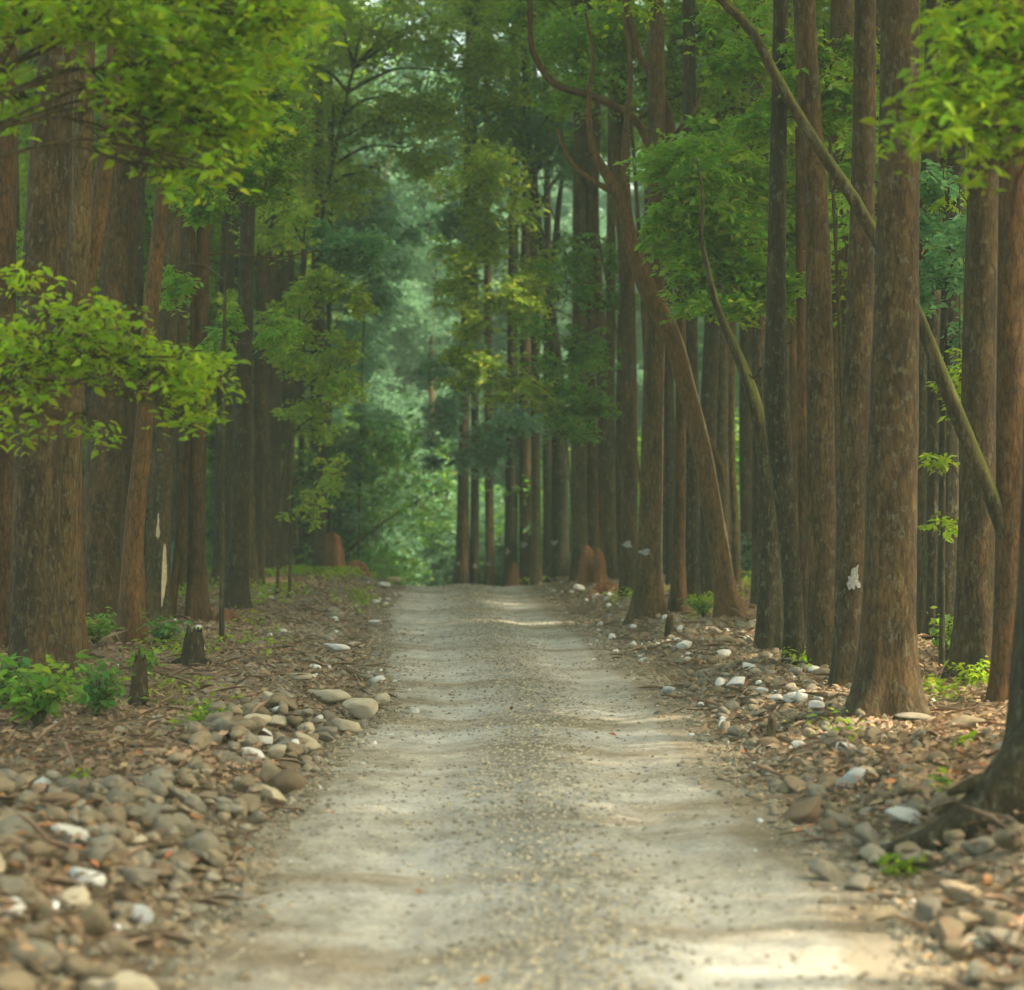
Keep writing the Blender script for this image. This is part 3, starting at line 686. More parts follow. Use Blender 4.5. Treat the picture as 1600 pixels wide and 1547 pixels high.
for key, px, py, w, h, s in (('h', 259, 905, 9, 110, 21), ('h', 250, 825, 5, 34, 22), ('p', 473, 655, 6, 28, 24)):
    bark_patch(key, px, py, w, h, SUN_PATCH, 'painted_sun_patch', s, off=0.012)  # pale patches paint the sunlit spots onto these trunks

def sun_edge_strip(key, y0, y1, a0, a1, mat, name, seed):
    """a long pale strip of painted sunlight along one side of a trunk (a0..a1: angle round it, 0 faces the camera, + to the right)"""
    root, S, base, dist = TREES[key]
    z0, z1 = at(800, y0, dist).z - base.z, at(800, y1, dist).z - base.z
    rows = [c for c in spline(S, 220) if min(z0, z1) < c[2] < max(z0, z1)]; n = len(rows); V = []; m_ = 7
    for k, c in enumerate(rows):
        f = k / (n - 1); tap = min(1, f * 8, (1 - f) * 8) ** .5
        w = (a1 - a0) * (.55 + .45 * float(mnoise.noise(Vector((seed, f * 14, 0)))) ) * tap; am = (a0 + a1) / 2 + .12 * float(mnoise.noise(Vector((seed, f * 6, 4))))
        for j in range(m_):
            th = am + w * (j / (m_ - 1) - .5); r = c[3] * 1.05 + .004 + .005 * math.sin(math.pi * j / (m_ - 1))
            V.append((c[0] + math.sin(th) * r, c[1] - math.cos(th) * r, c[2]))
    i = np.arange(n * m_).reshape(n, m_)
    mk(name, np.array(V), np.stack([i[:-1, :-1], i[:-1, 1:], i[1:, 1:], i[1:, :-1]], -1).reshape(-1, 4), mat, True, root)
LIT_EDGE = plain_mat('painted_sun_edge', (0.26, 0.185, 0.11), 0.8, 0.45, 14)  # sunlight along trunk edges, painted as pale strips
LIT_EDGE2 = plain_mat('pale_painted_sun_edge', (0.26, 0.18, 0.11), 0.85, 0.5, 10)
sun_edge_strip('N', 905, 470, .75, 1.45, LIT_EDGE, 'painted_sun_edge', 1.3)
sun_edge_strip('K', 930, 500, 1.0, 1.45, LIT_EDGE2, 'painted_sun_edge', 3.1)
sun_edge_strip('o', 860, 400, .7, 1.4, LIT_EDGE2, 'painted_sun_edge', 5.1)

# ------------------------------------------------------------------ understorey trees with leafy sprays
def foliage_tree(name, label, base_px, d, blobs, matk, leaf=0.11, per=40, trunk_w=0.035, bark='grey', detailed=False, cat='small tree', density=1.0, stems=None, group=None):
    """blobs: (px, py, half width px, half height px, depth offset, sprays)"""
    rng = np.random.default_rng(abs(int(base_px * 3 + d * 17)))
    bx = (base_px - 800) / F * d; bz = float(HT(bx, d)); base = Vector((bx, d, bz))
    root = tag(empty(name, base), label, cat, group)
    cs = []; C = []; R = []
    for (px, py, hw, hh, dd, n) in blobs:
        dist = d + dd; c = at(px, py, dist) - base; c = np.array(c)
        rx, rz = hw / F * dist, hh / F * dist
        cs.append((c, rx, rz)); C.append(ellipsoid_pts(int(n * density), c, (rx, max(rx * 0.8, 0.5), rz), rng, 0.2, not detailed)); R.append(np.full(int(n * density), min(0.55, max(0.2, 0.45 * rx))))
    if C:
        C = np.concatenate(C); R = np.concatenate(R) * rng.uniform(0.7, 1.3, len(C))
        V, T = leaves(sprays(C, R, per, rng), leaf, rng, detailed=detailed)
        mk('foliage', V, T, LEAF[matk], True, root)
    top = max([c[2] for c, _, _ in cs] + [1.0]); mx = np.mean([c for c, _, _ in cs], axis=0)
    tp = np.array([[0, 0, -.1], [mx[0] * .1, mx[1] * .1, top * .3], [mx[0] * .35, mx[1] * .4, top * .65], [mx[0] * .7, mx[1] * .8, top]])
    S = spline(tp, 24); V, q, t = tube(S, np.linspace(trunk_w, trunk_w * .35, 24), 9, 0.04, 0.2, seed=9)
    mk('trunk', V, [q, t], BARK[bark], True, root)
    parts = []
    for c, rx, rz in cs:
        j = int(np.clip(np.argmin(np.abs(S[:, 2] - (c[2] - rz * .8))), 4, 21)); b = S[j]
        mid = (b + c) / 2 + np.array([0, 0, 0.12 * np.linalg.norm(c - b)])
        far = c + (c - b) / (np.linalg.norm(c - b) + 1e-6) * rx * .7
        parts = []
        s2 = spline(np.array([b, mid, c, far]), 16); parts.append(tube(s2, np.linspace(trunk_w * .55, 0.004, 16), 7, seed=3))
        for k in range(12 if detailed else 6):
            b2 = s2[rng.integers(7, 15)]; e = c + rng.normal(0, .5, 3) * np.array([rx, rx, rz]); m2 = (b2 + e) / 2 + rng.normal(0, .08, 3)
            parts.append(tube(spline(np.array([b2, m2, e]), 7), np.linspace(0.009, 0.003, 7), 5, seed=k))
        V, Fc = join(parts); mk('branch', V, Fc, BARK[bark], True, root)
    return root

foliage_tree('small_tree', 'bright green leafy boughs hanging across the top left corner', -330, 16.5,
    [(40, 20, 95, 40, 0, 26), (30, 150, 60, 40, .6, 11), (150, 20, 90, 40, -.4, 26), (270, 40, 90, 55, 0, 34), (390, 25, 80, 50, .4, 30), (300, 130, 95, 50, 0, 34), (370, 150, 60, 60, .3, 18), (230, 215, 60, 22, .2, 10), (330, 210, 60, 40, .2, 16), (200, 150, 50, 35, 0, 9), (250, 260, 40, 12, 0, 4), (340, 265, 40, 14, 0, 4), (440, 60, 50, 60, .5, 14), (440, 20, 60, 40, 0, 14), (400, 190, 40, 40, .3, 8), (250, 120, 60, 30, .2, 12), (-40, 100, 60, 80, 0, 10), (60, -60, 200, 60, 0, 30), (300, -60, 200, 60, 0, 30)],
    'bright', leaf=0.095, per=15, detailed=True, trunk_w=0.03, density=1.45)
foliage_tree('small_tree', 'bright green spray of broad leaves hanging mid-height in front of the left trunks', -260, 18.0,
    [(50, 540, 75, 45, 0, 20), (130, 500, 70, 30, -.2, 16), (140, 560, 70, 38, 0, 18), (210, 540, 60, 35, .2, 16), (270, 575, 65, 40, 0, 20), (330, 590, 40, 40, 0, 9), (300, 640, 50, 22, 0, 7), (45, 430, 30, 30, 0, 5), (20, 660, 38, 25, 0, 5), (60, 600, 60, 24, 0, 8), (145, 660, 26, 22, .4, 3)],
    'bright', leaf=0.09, per=15, detailed=True, trunk_w=0.022, density=1.35)
foliage_tree('small_tree', 'glossy green boughs hanging in the top right corner over the trunks', 1900, 15.5,
    [(1560, 40, 90, 45, 0, 24), (1490, 70, 60, 40, 0, 14), (1570, 120, 80, 45, .3, 22), (1500, 150, 80, 40, 0, 18), (1450, 180, 50, 24, 0, 7), (1470, 205, 60, 22, -.2, 9), (1560, 210, 60, 40, .2, 12), (1640, 120, 80, 90, 0, 20), (1530, 260, 40, 14, 0, 3)],
    'bright', leaf=0.10, per=15, detailed=True, trunk_w=0.022, density=1.35)
foliage_tree('small_tree', 'layered dark green foliage filling the space left of the straight sunny-edged trunk', 1203, 33.0,
    [(1090, 270, 90, 40, 0, 40), (1180, 290, 80, 40, .5, 36), (1100, 340, 90, 40, 0, 42), (1190, 370, 70, 50, .5, 36), (1090, 300, 60, 40, -.5, 20), (1030, 370, 40, 40, 2, 14), (1235, 390, 50, 50, .6, 22), (1200, 470, 50, 40, .5, 18), (1110, 220, 60, 30, .5, 18), (1130, 410, 80, 35, 0, 30), (1080, 430, 50, 40, 0, 14), (1220, 440, 40, 30, 0, 10), (1130, 480, 70, 26, 0, 12), (1240, 320, 50, 60, 1, 16)],
    'mid', leaf=0.14, per=40, density=2.0)
foliage_tree('small_tree', 'leafy twigs hanging between the two tall straight trunks at upper right', 1325, 28.0,
    [(1310, 80, 60, 40, 0, 16), (1320, 170, 60, 36, 0, 16), (1290, 130, 60, 34, 0, 14), (1345, 240, 40, 50, -2.5, 9), (1310, 350, 26, 60, 1, 6), (1240, 130, 60, 60, 1, 16), (1170, 60, 80, 70, 1, 26), (1190, 190, 70, 50, 1, 20)],
    'mid', leaf=0.12, per=35, density=1.7)
foliage_tree('small_tree', 'dark bluish foliage in the gap right of the thickest right-hand trunk', 1472, 27.5,
    [(1475, 350, 40, 60, 0, 16), (1480, 440, 50, 50, 0, 18), (1500, 520, 40, 40, 0, 10), (1475, 280, 40, 40, 0, 10), (1500, 400, 30, 60, -1, 8)], 'blue', leaf=0.12, per=35, density=1.7)
foliage_tree('small_tree', 'low leafy green twigs behind the slanting mossy pole at right', 1500, 26.8,
    [(1470, 330, 30, 60, 1, 8), (1485, 820, 26, 20, 1, 3), (1500, 590, 40, 26, 0, 10), (1510, 630, 30, 20, 0, 5), (1480, 720, 22, 16, 0, 3), (1550, 160, 60, 60, 0, 8)], 'bright', leaf=0.11, per=30, trunk_w=0.015)
foliage_tree('small_tree', 'green boughs in the top right centre above the leaning tree', 1020, 44.0,
    [(900, 40, 90, 60, 0, 60), (1000, 60, 100, 70, 0, 70), (1090, 50, 80, 70, 0, 50), (950, 120, 90, 60, 0, 50), (1060, 150, 90, 50, 0, 40), (880, 130, 50, 50, 0, 16), (820, 60, 60, 60, 1, 22)], 'mid', leaf=0.14, per=40, trunk_w=0.07)
foliage_tree('small_tree', 'green leafy tree in front of the dark forked trunk on the right', 1012, 47.0,
    [(880, 620, 70, 50, 0, 40), (930, 560, 60, 50, 0, 36), (870, 540, 60, 50, 0, 26), (940, 470, 50, 50, 0, 24), (900, 680, 60, 30, 0, 16), (940, 390, 60, 50, 0, 24), (880, 440, 50, 50, 0, 16)], 'dark', leaf=0.13, per=38)
foliage_tree('small_tree', 'yellow-green leafy tree overhanging the left side before the crest', 452, 44.0,
    [(500, 470, 50, 50, 0, 26), (470, 560, 60, 50, 0, 30), (530, 580, 50, 60, 0, 30), (500, 650, 50, 40, 0, 18), (520, 740, 34, 34, 0, 8), (440, 330, 70, 60, 0, 30), (400, 480, 50, 40, 0, 14), (480, 790, 30, 26, 0, 6), (560, 480, 30, 30, 0, 10)], 'yellow', leaf=0.13, per=38, density=1.6)
foliage_tree('small_tree', 'compact dark leaf cluster leaning over the track from the left, the darkest foliage there', 432, 46.0,
    [(520, 380, 60, 26, 0, 40), (560, 390, 44, 28, 0, 34), (490, 360, 40, 20, 0, 16), (530, 415, 40, 12, 0, 12)], 'blue', leaf=0.12, per=45)
foliage_tree('small_tree', 'green foliage of a small tree seen between the left trunks', 346, 33.0,
    [(350, 240, 60, 50, 0, 26), (420, 270, 50, 60, 0, 26), (330, 330, 40, 50, 0, 14), (430, 200, 60, 50, 0, 26), (290, 300, 30, 40, 0, 8), (340, 520, 26, 50, 1, 10), (400, 130, 70, 60, 0, 26), (440, 520, 40, 26, 0, 6), (270, 420, 30, 50, 1, 8)], 'mid', leaf=0.12, per=36, density=2.2)

foliage_tree('small_tree', 'yellow-green sunlit tree hiding the trunks nearest the crest', 985, 53.0,
    [(740, 430, 60, 50, 0, 34), (790, 350, 70, 60, 0, 44), (720, 520, 50, 50, 0, 24), (800, 480, 60, 50, 0, 36), (760, 590, 60, 50, 0, 34), (820, 620, 50, 50, 0, 26), (840, 420, 50, 60, 0, 26), (740, 260, 80, 60, 0, 44)], 'yellow', leaf=0.14, per=40, density=1.25)
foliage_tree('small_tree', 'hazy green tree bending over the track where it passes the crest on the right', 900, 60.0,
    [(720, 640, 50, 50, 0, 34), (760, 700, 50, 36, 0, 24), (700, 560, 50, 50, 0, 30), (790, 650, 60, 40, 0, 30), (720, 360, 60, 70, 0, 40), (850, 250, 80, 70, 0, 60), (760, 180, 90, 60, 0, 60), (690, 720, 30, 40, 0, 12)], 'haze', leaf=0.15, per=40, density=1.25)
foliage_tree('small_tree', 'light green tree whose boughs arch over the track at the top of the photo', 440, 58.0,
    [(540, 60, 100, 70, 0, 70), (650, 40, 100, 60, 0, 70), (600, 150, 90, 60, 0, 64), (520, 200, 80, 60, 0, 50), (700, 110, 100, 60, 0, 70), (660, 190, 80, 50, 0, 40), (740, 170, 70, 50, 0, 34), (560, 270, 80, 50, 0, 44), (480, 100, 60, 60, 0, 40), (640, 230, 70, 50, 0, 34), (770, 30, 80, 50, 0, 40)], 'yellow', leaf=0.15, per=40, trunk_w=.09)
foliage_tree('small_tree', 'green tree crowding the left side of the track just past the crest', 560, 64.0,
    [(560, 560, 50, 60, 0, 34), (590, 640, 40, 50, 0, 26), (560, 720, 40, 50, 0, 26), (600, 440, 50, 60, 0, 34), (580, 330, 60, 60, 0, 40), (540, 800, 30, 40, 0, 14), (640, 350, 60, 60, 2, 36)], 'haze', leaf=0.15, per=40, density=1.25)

# ------------------------------------------------------------------ the forest beyond
PROTO = []
for v, (bk, hh) in enumerate((('brown', 17), ('grey', 18), ('dark', 16), ('red', 15), ('brown', 19))):
    rr = np.random.default_rng(500 + v)
    P = np.array([[0, 0, -.3, .20], [0, 0, 1.0, .165], [rr.normal(0, .08), rr.normal(0, .08), 4, .15], [rr.normal(0, .2), rr.normal(0, .2), 9, .13], [rr.normal(0, .3), rr.normal(0, .3), hh, .08]])
    S = spline(P, 40); V, q, t = tube(S[:, :3], S[:, 3], 14, 0.08, 0.3, seed=v, rough=0.06)
    o = mk('trunk', V, [q, t], BARK[bk]); PROTO.append((o.data, S[-1, :3].copy(), hh)); bpy.data.objects.remove(o)

placed = [(b.x, b.y) for (_, _, b, _) in TREES.values()]
def forest_tree(x, y, kind, label, group, cs=1.0, ts=1.0, crown_drop=0.8, which=None):
    z = float(HT(x, y)); root = tag(empty('tree', (x, y, z)), label, 'tree', group)
    me, top, hh = random.choice(PROTO)
    o = bpy.data.objects.new('trunk', me); COL.objects.link(o); o.parent = root; w = random.uniform(.7, 1.25)
    o.scale = (w, w, ts); o.rotation_euler = (random.uniform(-.02, .02), random.uniform(-.02, .02), random.uniform(0, 6.28))
    add_crown(root, kind, (0, 0, hh * ts - crown_drop), cs * random.uniform(.85, 1.15), which=which)
    placed.append((x, y))
def free(x, y, r):
    return all((x - a) ** 2 + (y - b) ** 2 > r * r for a, b in placed)

def vis(x, y, m=40): return -m < 800 + x / y * F < 1600 + m
cnt = 0
# side woods behind the traced trunks
for tries in range(5000):
    y = 29 + 66 * random.random() ** 1.4; x = random.uniform(-22, 22)
    if x < 0 and y < 42: continue
    c0, c1 = float(eL(y)), float(eR(y))
    if c0 - 2.6 < x < c1 + 2.6: continue
    if y < 46 and abs(x) < 3.4 + (46 - y) * .08: continue
    if y > 60 and -4 < x < 15: continue
    if not vis(x, y, 200) or not free(x, y, 1.5): continue
    left = x < 0
    forest_tree(x, y, 'high', 'plain straight trunk among the many deeper in the %s wood' % ('left-hand' if left else 'right-hand'), 'background trees of the %s wood' % ('left-hand' if left else 'right-hand'), ts=random.uniform(.85, 1.1))
    cnt += 1
    if cnt > 84: break
# slim trunks packed between the traced ones
for (px, d) in ((1102, 44), (1188, 41), (1226, 47), (1030, 56), (940, 58), (968, 54), (838, 60), (1446, 33), (1482, 31), (1497, 38), (1552, 41), (1314, 36), (1180, 52), (1050, 50), (1136, 50), (900, 61), (1590, 34), (1210, 57), (856, 63), (28, 41), (286, 46), (385, 50), (415, 55), (500, 60)):
    x = (px - 800) / F * d
    forest_tree(x, d, 'high', 'slim trunk glimpsed in a gap between the front trunks on the %s' % ('left' if x < 0 else 'right'), 'slim trunks in the gaps on the %s' % ('left' if x < 0 else 'right'), ts=random.uniform(.85, 1.0), cs=.7)
# mid-height crowns arching over the track beyond the crest
for (x, y, cs, dz) in ((-6.5, 62, 1.2, -7), (-8, 72, 1.2, -8), (-6.0, 52, .9, -5.5), (5.5, 55, 1.0, -6)):
    forest_tree(x, y, 'low', 'green-crowned tree arching over the far end of the track', 'trees arching over the far track', cs=cs, ts=.95, crown_drop=-dz, which=random.choice((0, 2, 3, 4)))
# young leafy trees in the side woods
cnt = 0
for tries in range(900):
    y = random.uniform(34, 80); x = random.uniform(-17, 17); c0, c1 = float(eL(y)), float(eR(y))
    if y > 62 and x > -4: continue
    if c0 - 3.2 < x < c1 + 3.8 or not vis(x, y, 120) or not free(x, y, 1.3): continue
    if y < 46 and abs(x) < 6.2: continue
    forest_tree(x, y, 'low', 'young leafy tree filling the %s wood between the tall trunks' % ('left-hand' if x < 0 else 'right-hand'), 'young trees of the %s wood' % ('left-hand' if x < 0 else 'right-hand'), cs=random.uniform(.5, .85), ts=random.choice((.35, .45, .6, .75)), crown_drop=random.uniform(2, 4), which=random.choice((0, 2, 3, 4)))
    cnt += 1
    if cnt > 40: break
# leafy trees crowding the dip behind the crest
for (x, y, cs, ts, cd) in ((-1.6, 94, 1.2, .6, 7), (1.2, 90, 1.1, .5, 6), (-4.8, 98, 1.3, .8, 8), (-2.8, 88, 1.0, .9, 5), (.2, 97, 1.3, 1.0, 8), (-6.0, 86, 1.1, .8, 6), (-6.4, 78, 1.0, .9, 6), (-3.6, 100, 1.2, .5, 7), (3.3, 96, 1.2, .6, 8), (-8.0, 95, 1.3, .7, 8), (-5.4, 66, .8, .7, 5)):
    forest_tree(x, y, 'dip', 'leafy tree crowding the hazy dip right behind the crest', 'leafy trees behind the crest', cs=cs, ts=ts, crown_drop=cd)
# trees that close the view
cnt = 0
for tries in range(800):
    y = 92 + 75 * random.random() ** 1.3; x = random.uniform(-28, 28)
    if not vis(x, y, 100) or not free(x, y, 5.2): continue
    forest_tree(x, y, 'far', 'hazy bluish green tree closing the view far beyond the crest', 'far hazy trees', cs=random.uniform(1.0, 1.4), ts=random.uniform(.9, 1.5), crown_drop=random.choice((3, 6, 9, 11)))
    cnt += 1
    if cnt > 62: break
# unseen trees added just outside the frame to shade the track
for (x, y) in ((-5.2, 14), (-6, 20), (-7.6, 26), (5.6, 12), (6.4, 19), (7.5, 24), (9.5, 16), (-8.5, 10), (9.8, 29), (12.5, 22), (11, 36), (-4.9, 6), (5.4, 4), (13, 12), (-9.5, 33), (14, 31), (8.8, 7), (16, 40), (14, 50), (10, 43), (10, 9), (15, 7), (11.5, 5), (12, 17), (15, 24), (12, 27)):
    forest_tree(x, y, 'high', 'tall unseen tree added outside the frame, its crown shading the track', 'unseen trees added outside the frame', ts=random.uniform(.75, 1.0), cs=1.45 if x > 7 else 1.1)
# bushes
def bush(x, y, sc, which, label, group):
    root = tag(empty('bush', (x, y, float(HT(x, y)))), label, 'bush', group)
    add_crown(root, 'bush', (0, 0, 0.15), sc, which=which)
cnt = 0
for tries in range(900):
    y = random.uniform(62, 120); x = random.uniform(-20, 20)
    if cnt < 70: x = random.uniform(-8, 5); y = random.uniform(76, 110)
    if not vis(x, y, 40): continue
    if float(eL(y)) - 1.5 < x < float(eR(y)) + 1.5 and y < 74: continue
    bush(x, y, random.uniform(.7, 1.7), random.randrange(3), 'dim green bush growing under the far trees', 'bushes under the far trees'); cnt += 1
    if cnt > 150: break
for (px, py, sc, w, lb) in ((1180, 905, .32, 0, 'green bush right of the foot of the big leaning tree'), (1145, 900, .25, 1, 'small green bush behind the big leaning tree'), (280, 905, .25, 0, 'low green bush between the sun-streaked tree and the straight reddish trunk'), (330, 890, .22, 1, 'low green bush between the reddish trunk and the dark slanting tree')):
    g = ground_at(px, py, 55); bush(g.x, g.y, sc, w, lb, None)

# far woodland mass closing the horizon on every side
rng = np.random.default_rng(77); C = []
for a in np.arange(-0.9, 0.9, 0.018):
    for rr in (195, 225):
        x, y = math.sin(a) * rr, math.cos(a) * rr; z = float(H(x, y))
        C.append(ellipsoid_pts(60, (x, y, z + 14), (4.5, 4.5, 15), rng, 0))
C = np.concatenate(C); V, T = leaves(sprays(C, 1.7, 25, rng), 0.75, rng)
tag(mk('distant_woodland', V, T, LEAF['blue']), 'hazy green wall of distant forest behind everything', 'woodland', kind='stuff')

# ------------------------------------------------------------------ termite mounds and stumps
def mound(px, py, wpx, hpx, label, seed, spires=3, lean=0.0):
    g = ground_at(px, py, 62); w = wpx / F * g.y; h = hpx / F * g.y
    rng = np.random.default_rng(seed); root_parts = []
    n, m_ = 36, 48
    V = []
    ph = rng.uniform(0, 6.28, 5)
    for i in range(n):
        f = i / (n - 1); prof = (1 - f ** 2.6) ** 0.55 if f < 1 else 0
        base_fl = 1 + 0.35 * math.exp(-f * 9)
        for j in range(m_):
            a = 2 * math.pi * j / m_
            fl = 1 + 0.16 * math.cos(spires * a + ph[0]) + 0.10 * math.cos((spires + 2) * a + ph[1] + f) + 0.05 * math.cos(11 * a + ph[2] + 2 * f)
            r = w / 2 * prof * base_fl * fl
            r *= 1 + 0.09 * float(mnoise.noise(Vector((a * 2.5 + seed, f * 6, seed)))) + .05 * math.cos(17 * a + ph[3])
            z = h * f * (1 + 0.13 * math.cos(spires * a + ph[0]) * f * (1 - f) * 3)
            V.append((r * math.cos(a) + lean * h * f * f, r * 0.85 * math.sin(a), z - 0.05))
    i = np.arange(n * m_).reshape(n, m_); j = np.roll(i, -1, 1)
    o = mk('termite_mound', np.array(V), np.stack([i[:-1], j[:-1], j[1:], i[1:]], -1).reshape(-1, 4), MOUND, True, None, g)
    return tag(o, label, 'termite mound')
mound(519, 892, 44, 72, 'tall ridged rust-red earth mound on the left verge near the crest', 1, 3, 0.02)
mound(556, 896, 34, 26, 'low red earth mound just right of the tall left one', 2, 4)
mound(353, 972, 38, 24, 'small brown earth mound at the foot of the dark slanting left tree', 3, 3)
mound(917, 914, 27, 66, 'broad rust-red mound on the right verge before a tree, larger lobe of the forked one', 4, 3)
mound(937, 912, 18, 60, 'narrow rust-red lobe standing against the right side of the broad right mound', 5, 2, -0.05)
mound(948, 926, 44, 20, 'low brown heap of earth spilling at the foot of the forked right mound', 6, 4)
mound(801, 902, 20, 40, 'low red mound before two close trunks near the crest on the right', 7, 2, 0.08)

def stump(px, py, wpx, hpx, label, seed, bark='dark'):
    g = ground_at(px, py); w = wpx / F * g.y / 2; h = hpx / F * g.y
    P = np.array([[0, 0, -.1, w * 1.1], [0, 0, h * .3, w * .85], [w * .1, 0, h * .75, w * .75], [w * .15, 0, h, w * .6]])
    S = spline(P, 22); V, q, t = tube(S[:, :3], S[:, 3], 20, 0.14, 0.3, seed=seed, rough=0.2)
    rr = np.random.default_rng(seed); k = 20 * 21
    V[k:k + 20, 2] += rr.uniform(-.25, .25, 20) * h; V[-1, 2] -= h * .25
    root = tag(empty('stump', g), label, 'stump'); mk('trunk', V, [q, t], BARK[bark], True, root)
    for k in range(4):
        a = rr.uniform(0, 6.28); rp = np.array([[math.cos(a) * w * .5, math.sin(a) * w * .5, .1 * h, w * .35], [math.cos(a) * w * 1.4, math.sin(a) * w * 1.4, .02, w * .22], [math.cos(a) * w * 2.2, math.sin(a) * w * 2.2, -.04, w * .08]])
        S2 = spline(rp, 8); V, q, t = tube(S2[:, :3], S2[:, 3], 8, 0, seed=k); mk('root', V, [q, t], BARK[bark], True, root)
stump(300, 1036, 34, 50, 'short dark broken stump on the leaf litter below the reddish left trunk', 1)
stump(217, 1103, 28, 74, 'dark stump right of the leafy shrub on the left verge', 2)
stump(1046, 994, 13, 32, 'small upright dark stump below the white-marked pair on the right verge', 3, 'brown')
stump(1205, 1165, 14, 40, 'small dark broken stake standing among the stones on the right verge', 4, 'grey')

# ------------------------------------------------------------------ stones
def rock_mesh(seed, sub=3, facets=9):
    import bmesh
    bm = bmesh.new(); bmesh.ops.create_icosphere(bm, subdivisions=sub, radius=1.0)
    V = np.array([v.co[:] for v in bm.verts]); Fc = np.array([[v.index for v in f.verts] for f in bm.faces]); bm.free()
    r = np.random.default_rng(seed)
    for k in range(facets):
        n = r.normal(0, 1, 3); n /= np.linalg.norm(n); dd = r.uniform(0.45, 0.85); s = V @ n
        V = V - np.outer(np.clip(s - dd, 0, None) * 0.97, n)
    nz = np.array([mnoise.noise(Vector(v * 1.3) + Vector((seed * 3.1, 0, 0))) for v in V]); V = V * (1 + 0.12 * nz)[:, None]
    nz = np.array([mnoise.noise(Vector(v * 4.5) + Vector((0, seed * 2.1, 0))) for v in V]); V = V * (1 + 0.05 * nz)[:, None]
    return V, Fc
RV = [rock_mesh(s, 3, 9 + s % 8) for s in range(12)]
RL = [rock_mesh(s + 50, 2, 9 + s % 8) for s in range(12)]
ROCK = {}
def rock_data(i, mat):
    if (i, mat) not in ROCK:
        o = mk('stone', RV[i][0], RV[i][1], STONE[mat]); ROCK[(i, mat)] = o.data; bpy.data.objects.remove(o)
    return ROCK[(i, mat)]
def put_rock(p, s, rot, i, mat, label, group=None):
    o = bpy.data.objects.new('stone', rock_data(i, mat)); COL.objects.link(o)
    o.location = p; o.scale = s; o.rotation_euler = rot
    return tag(o, label, 'stone', group)

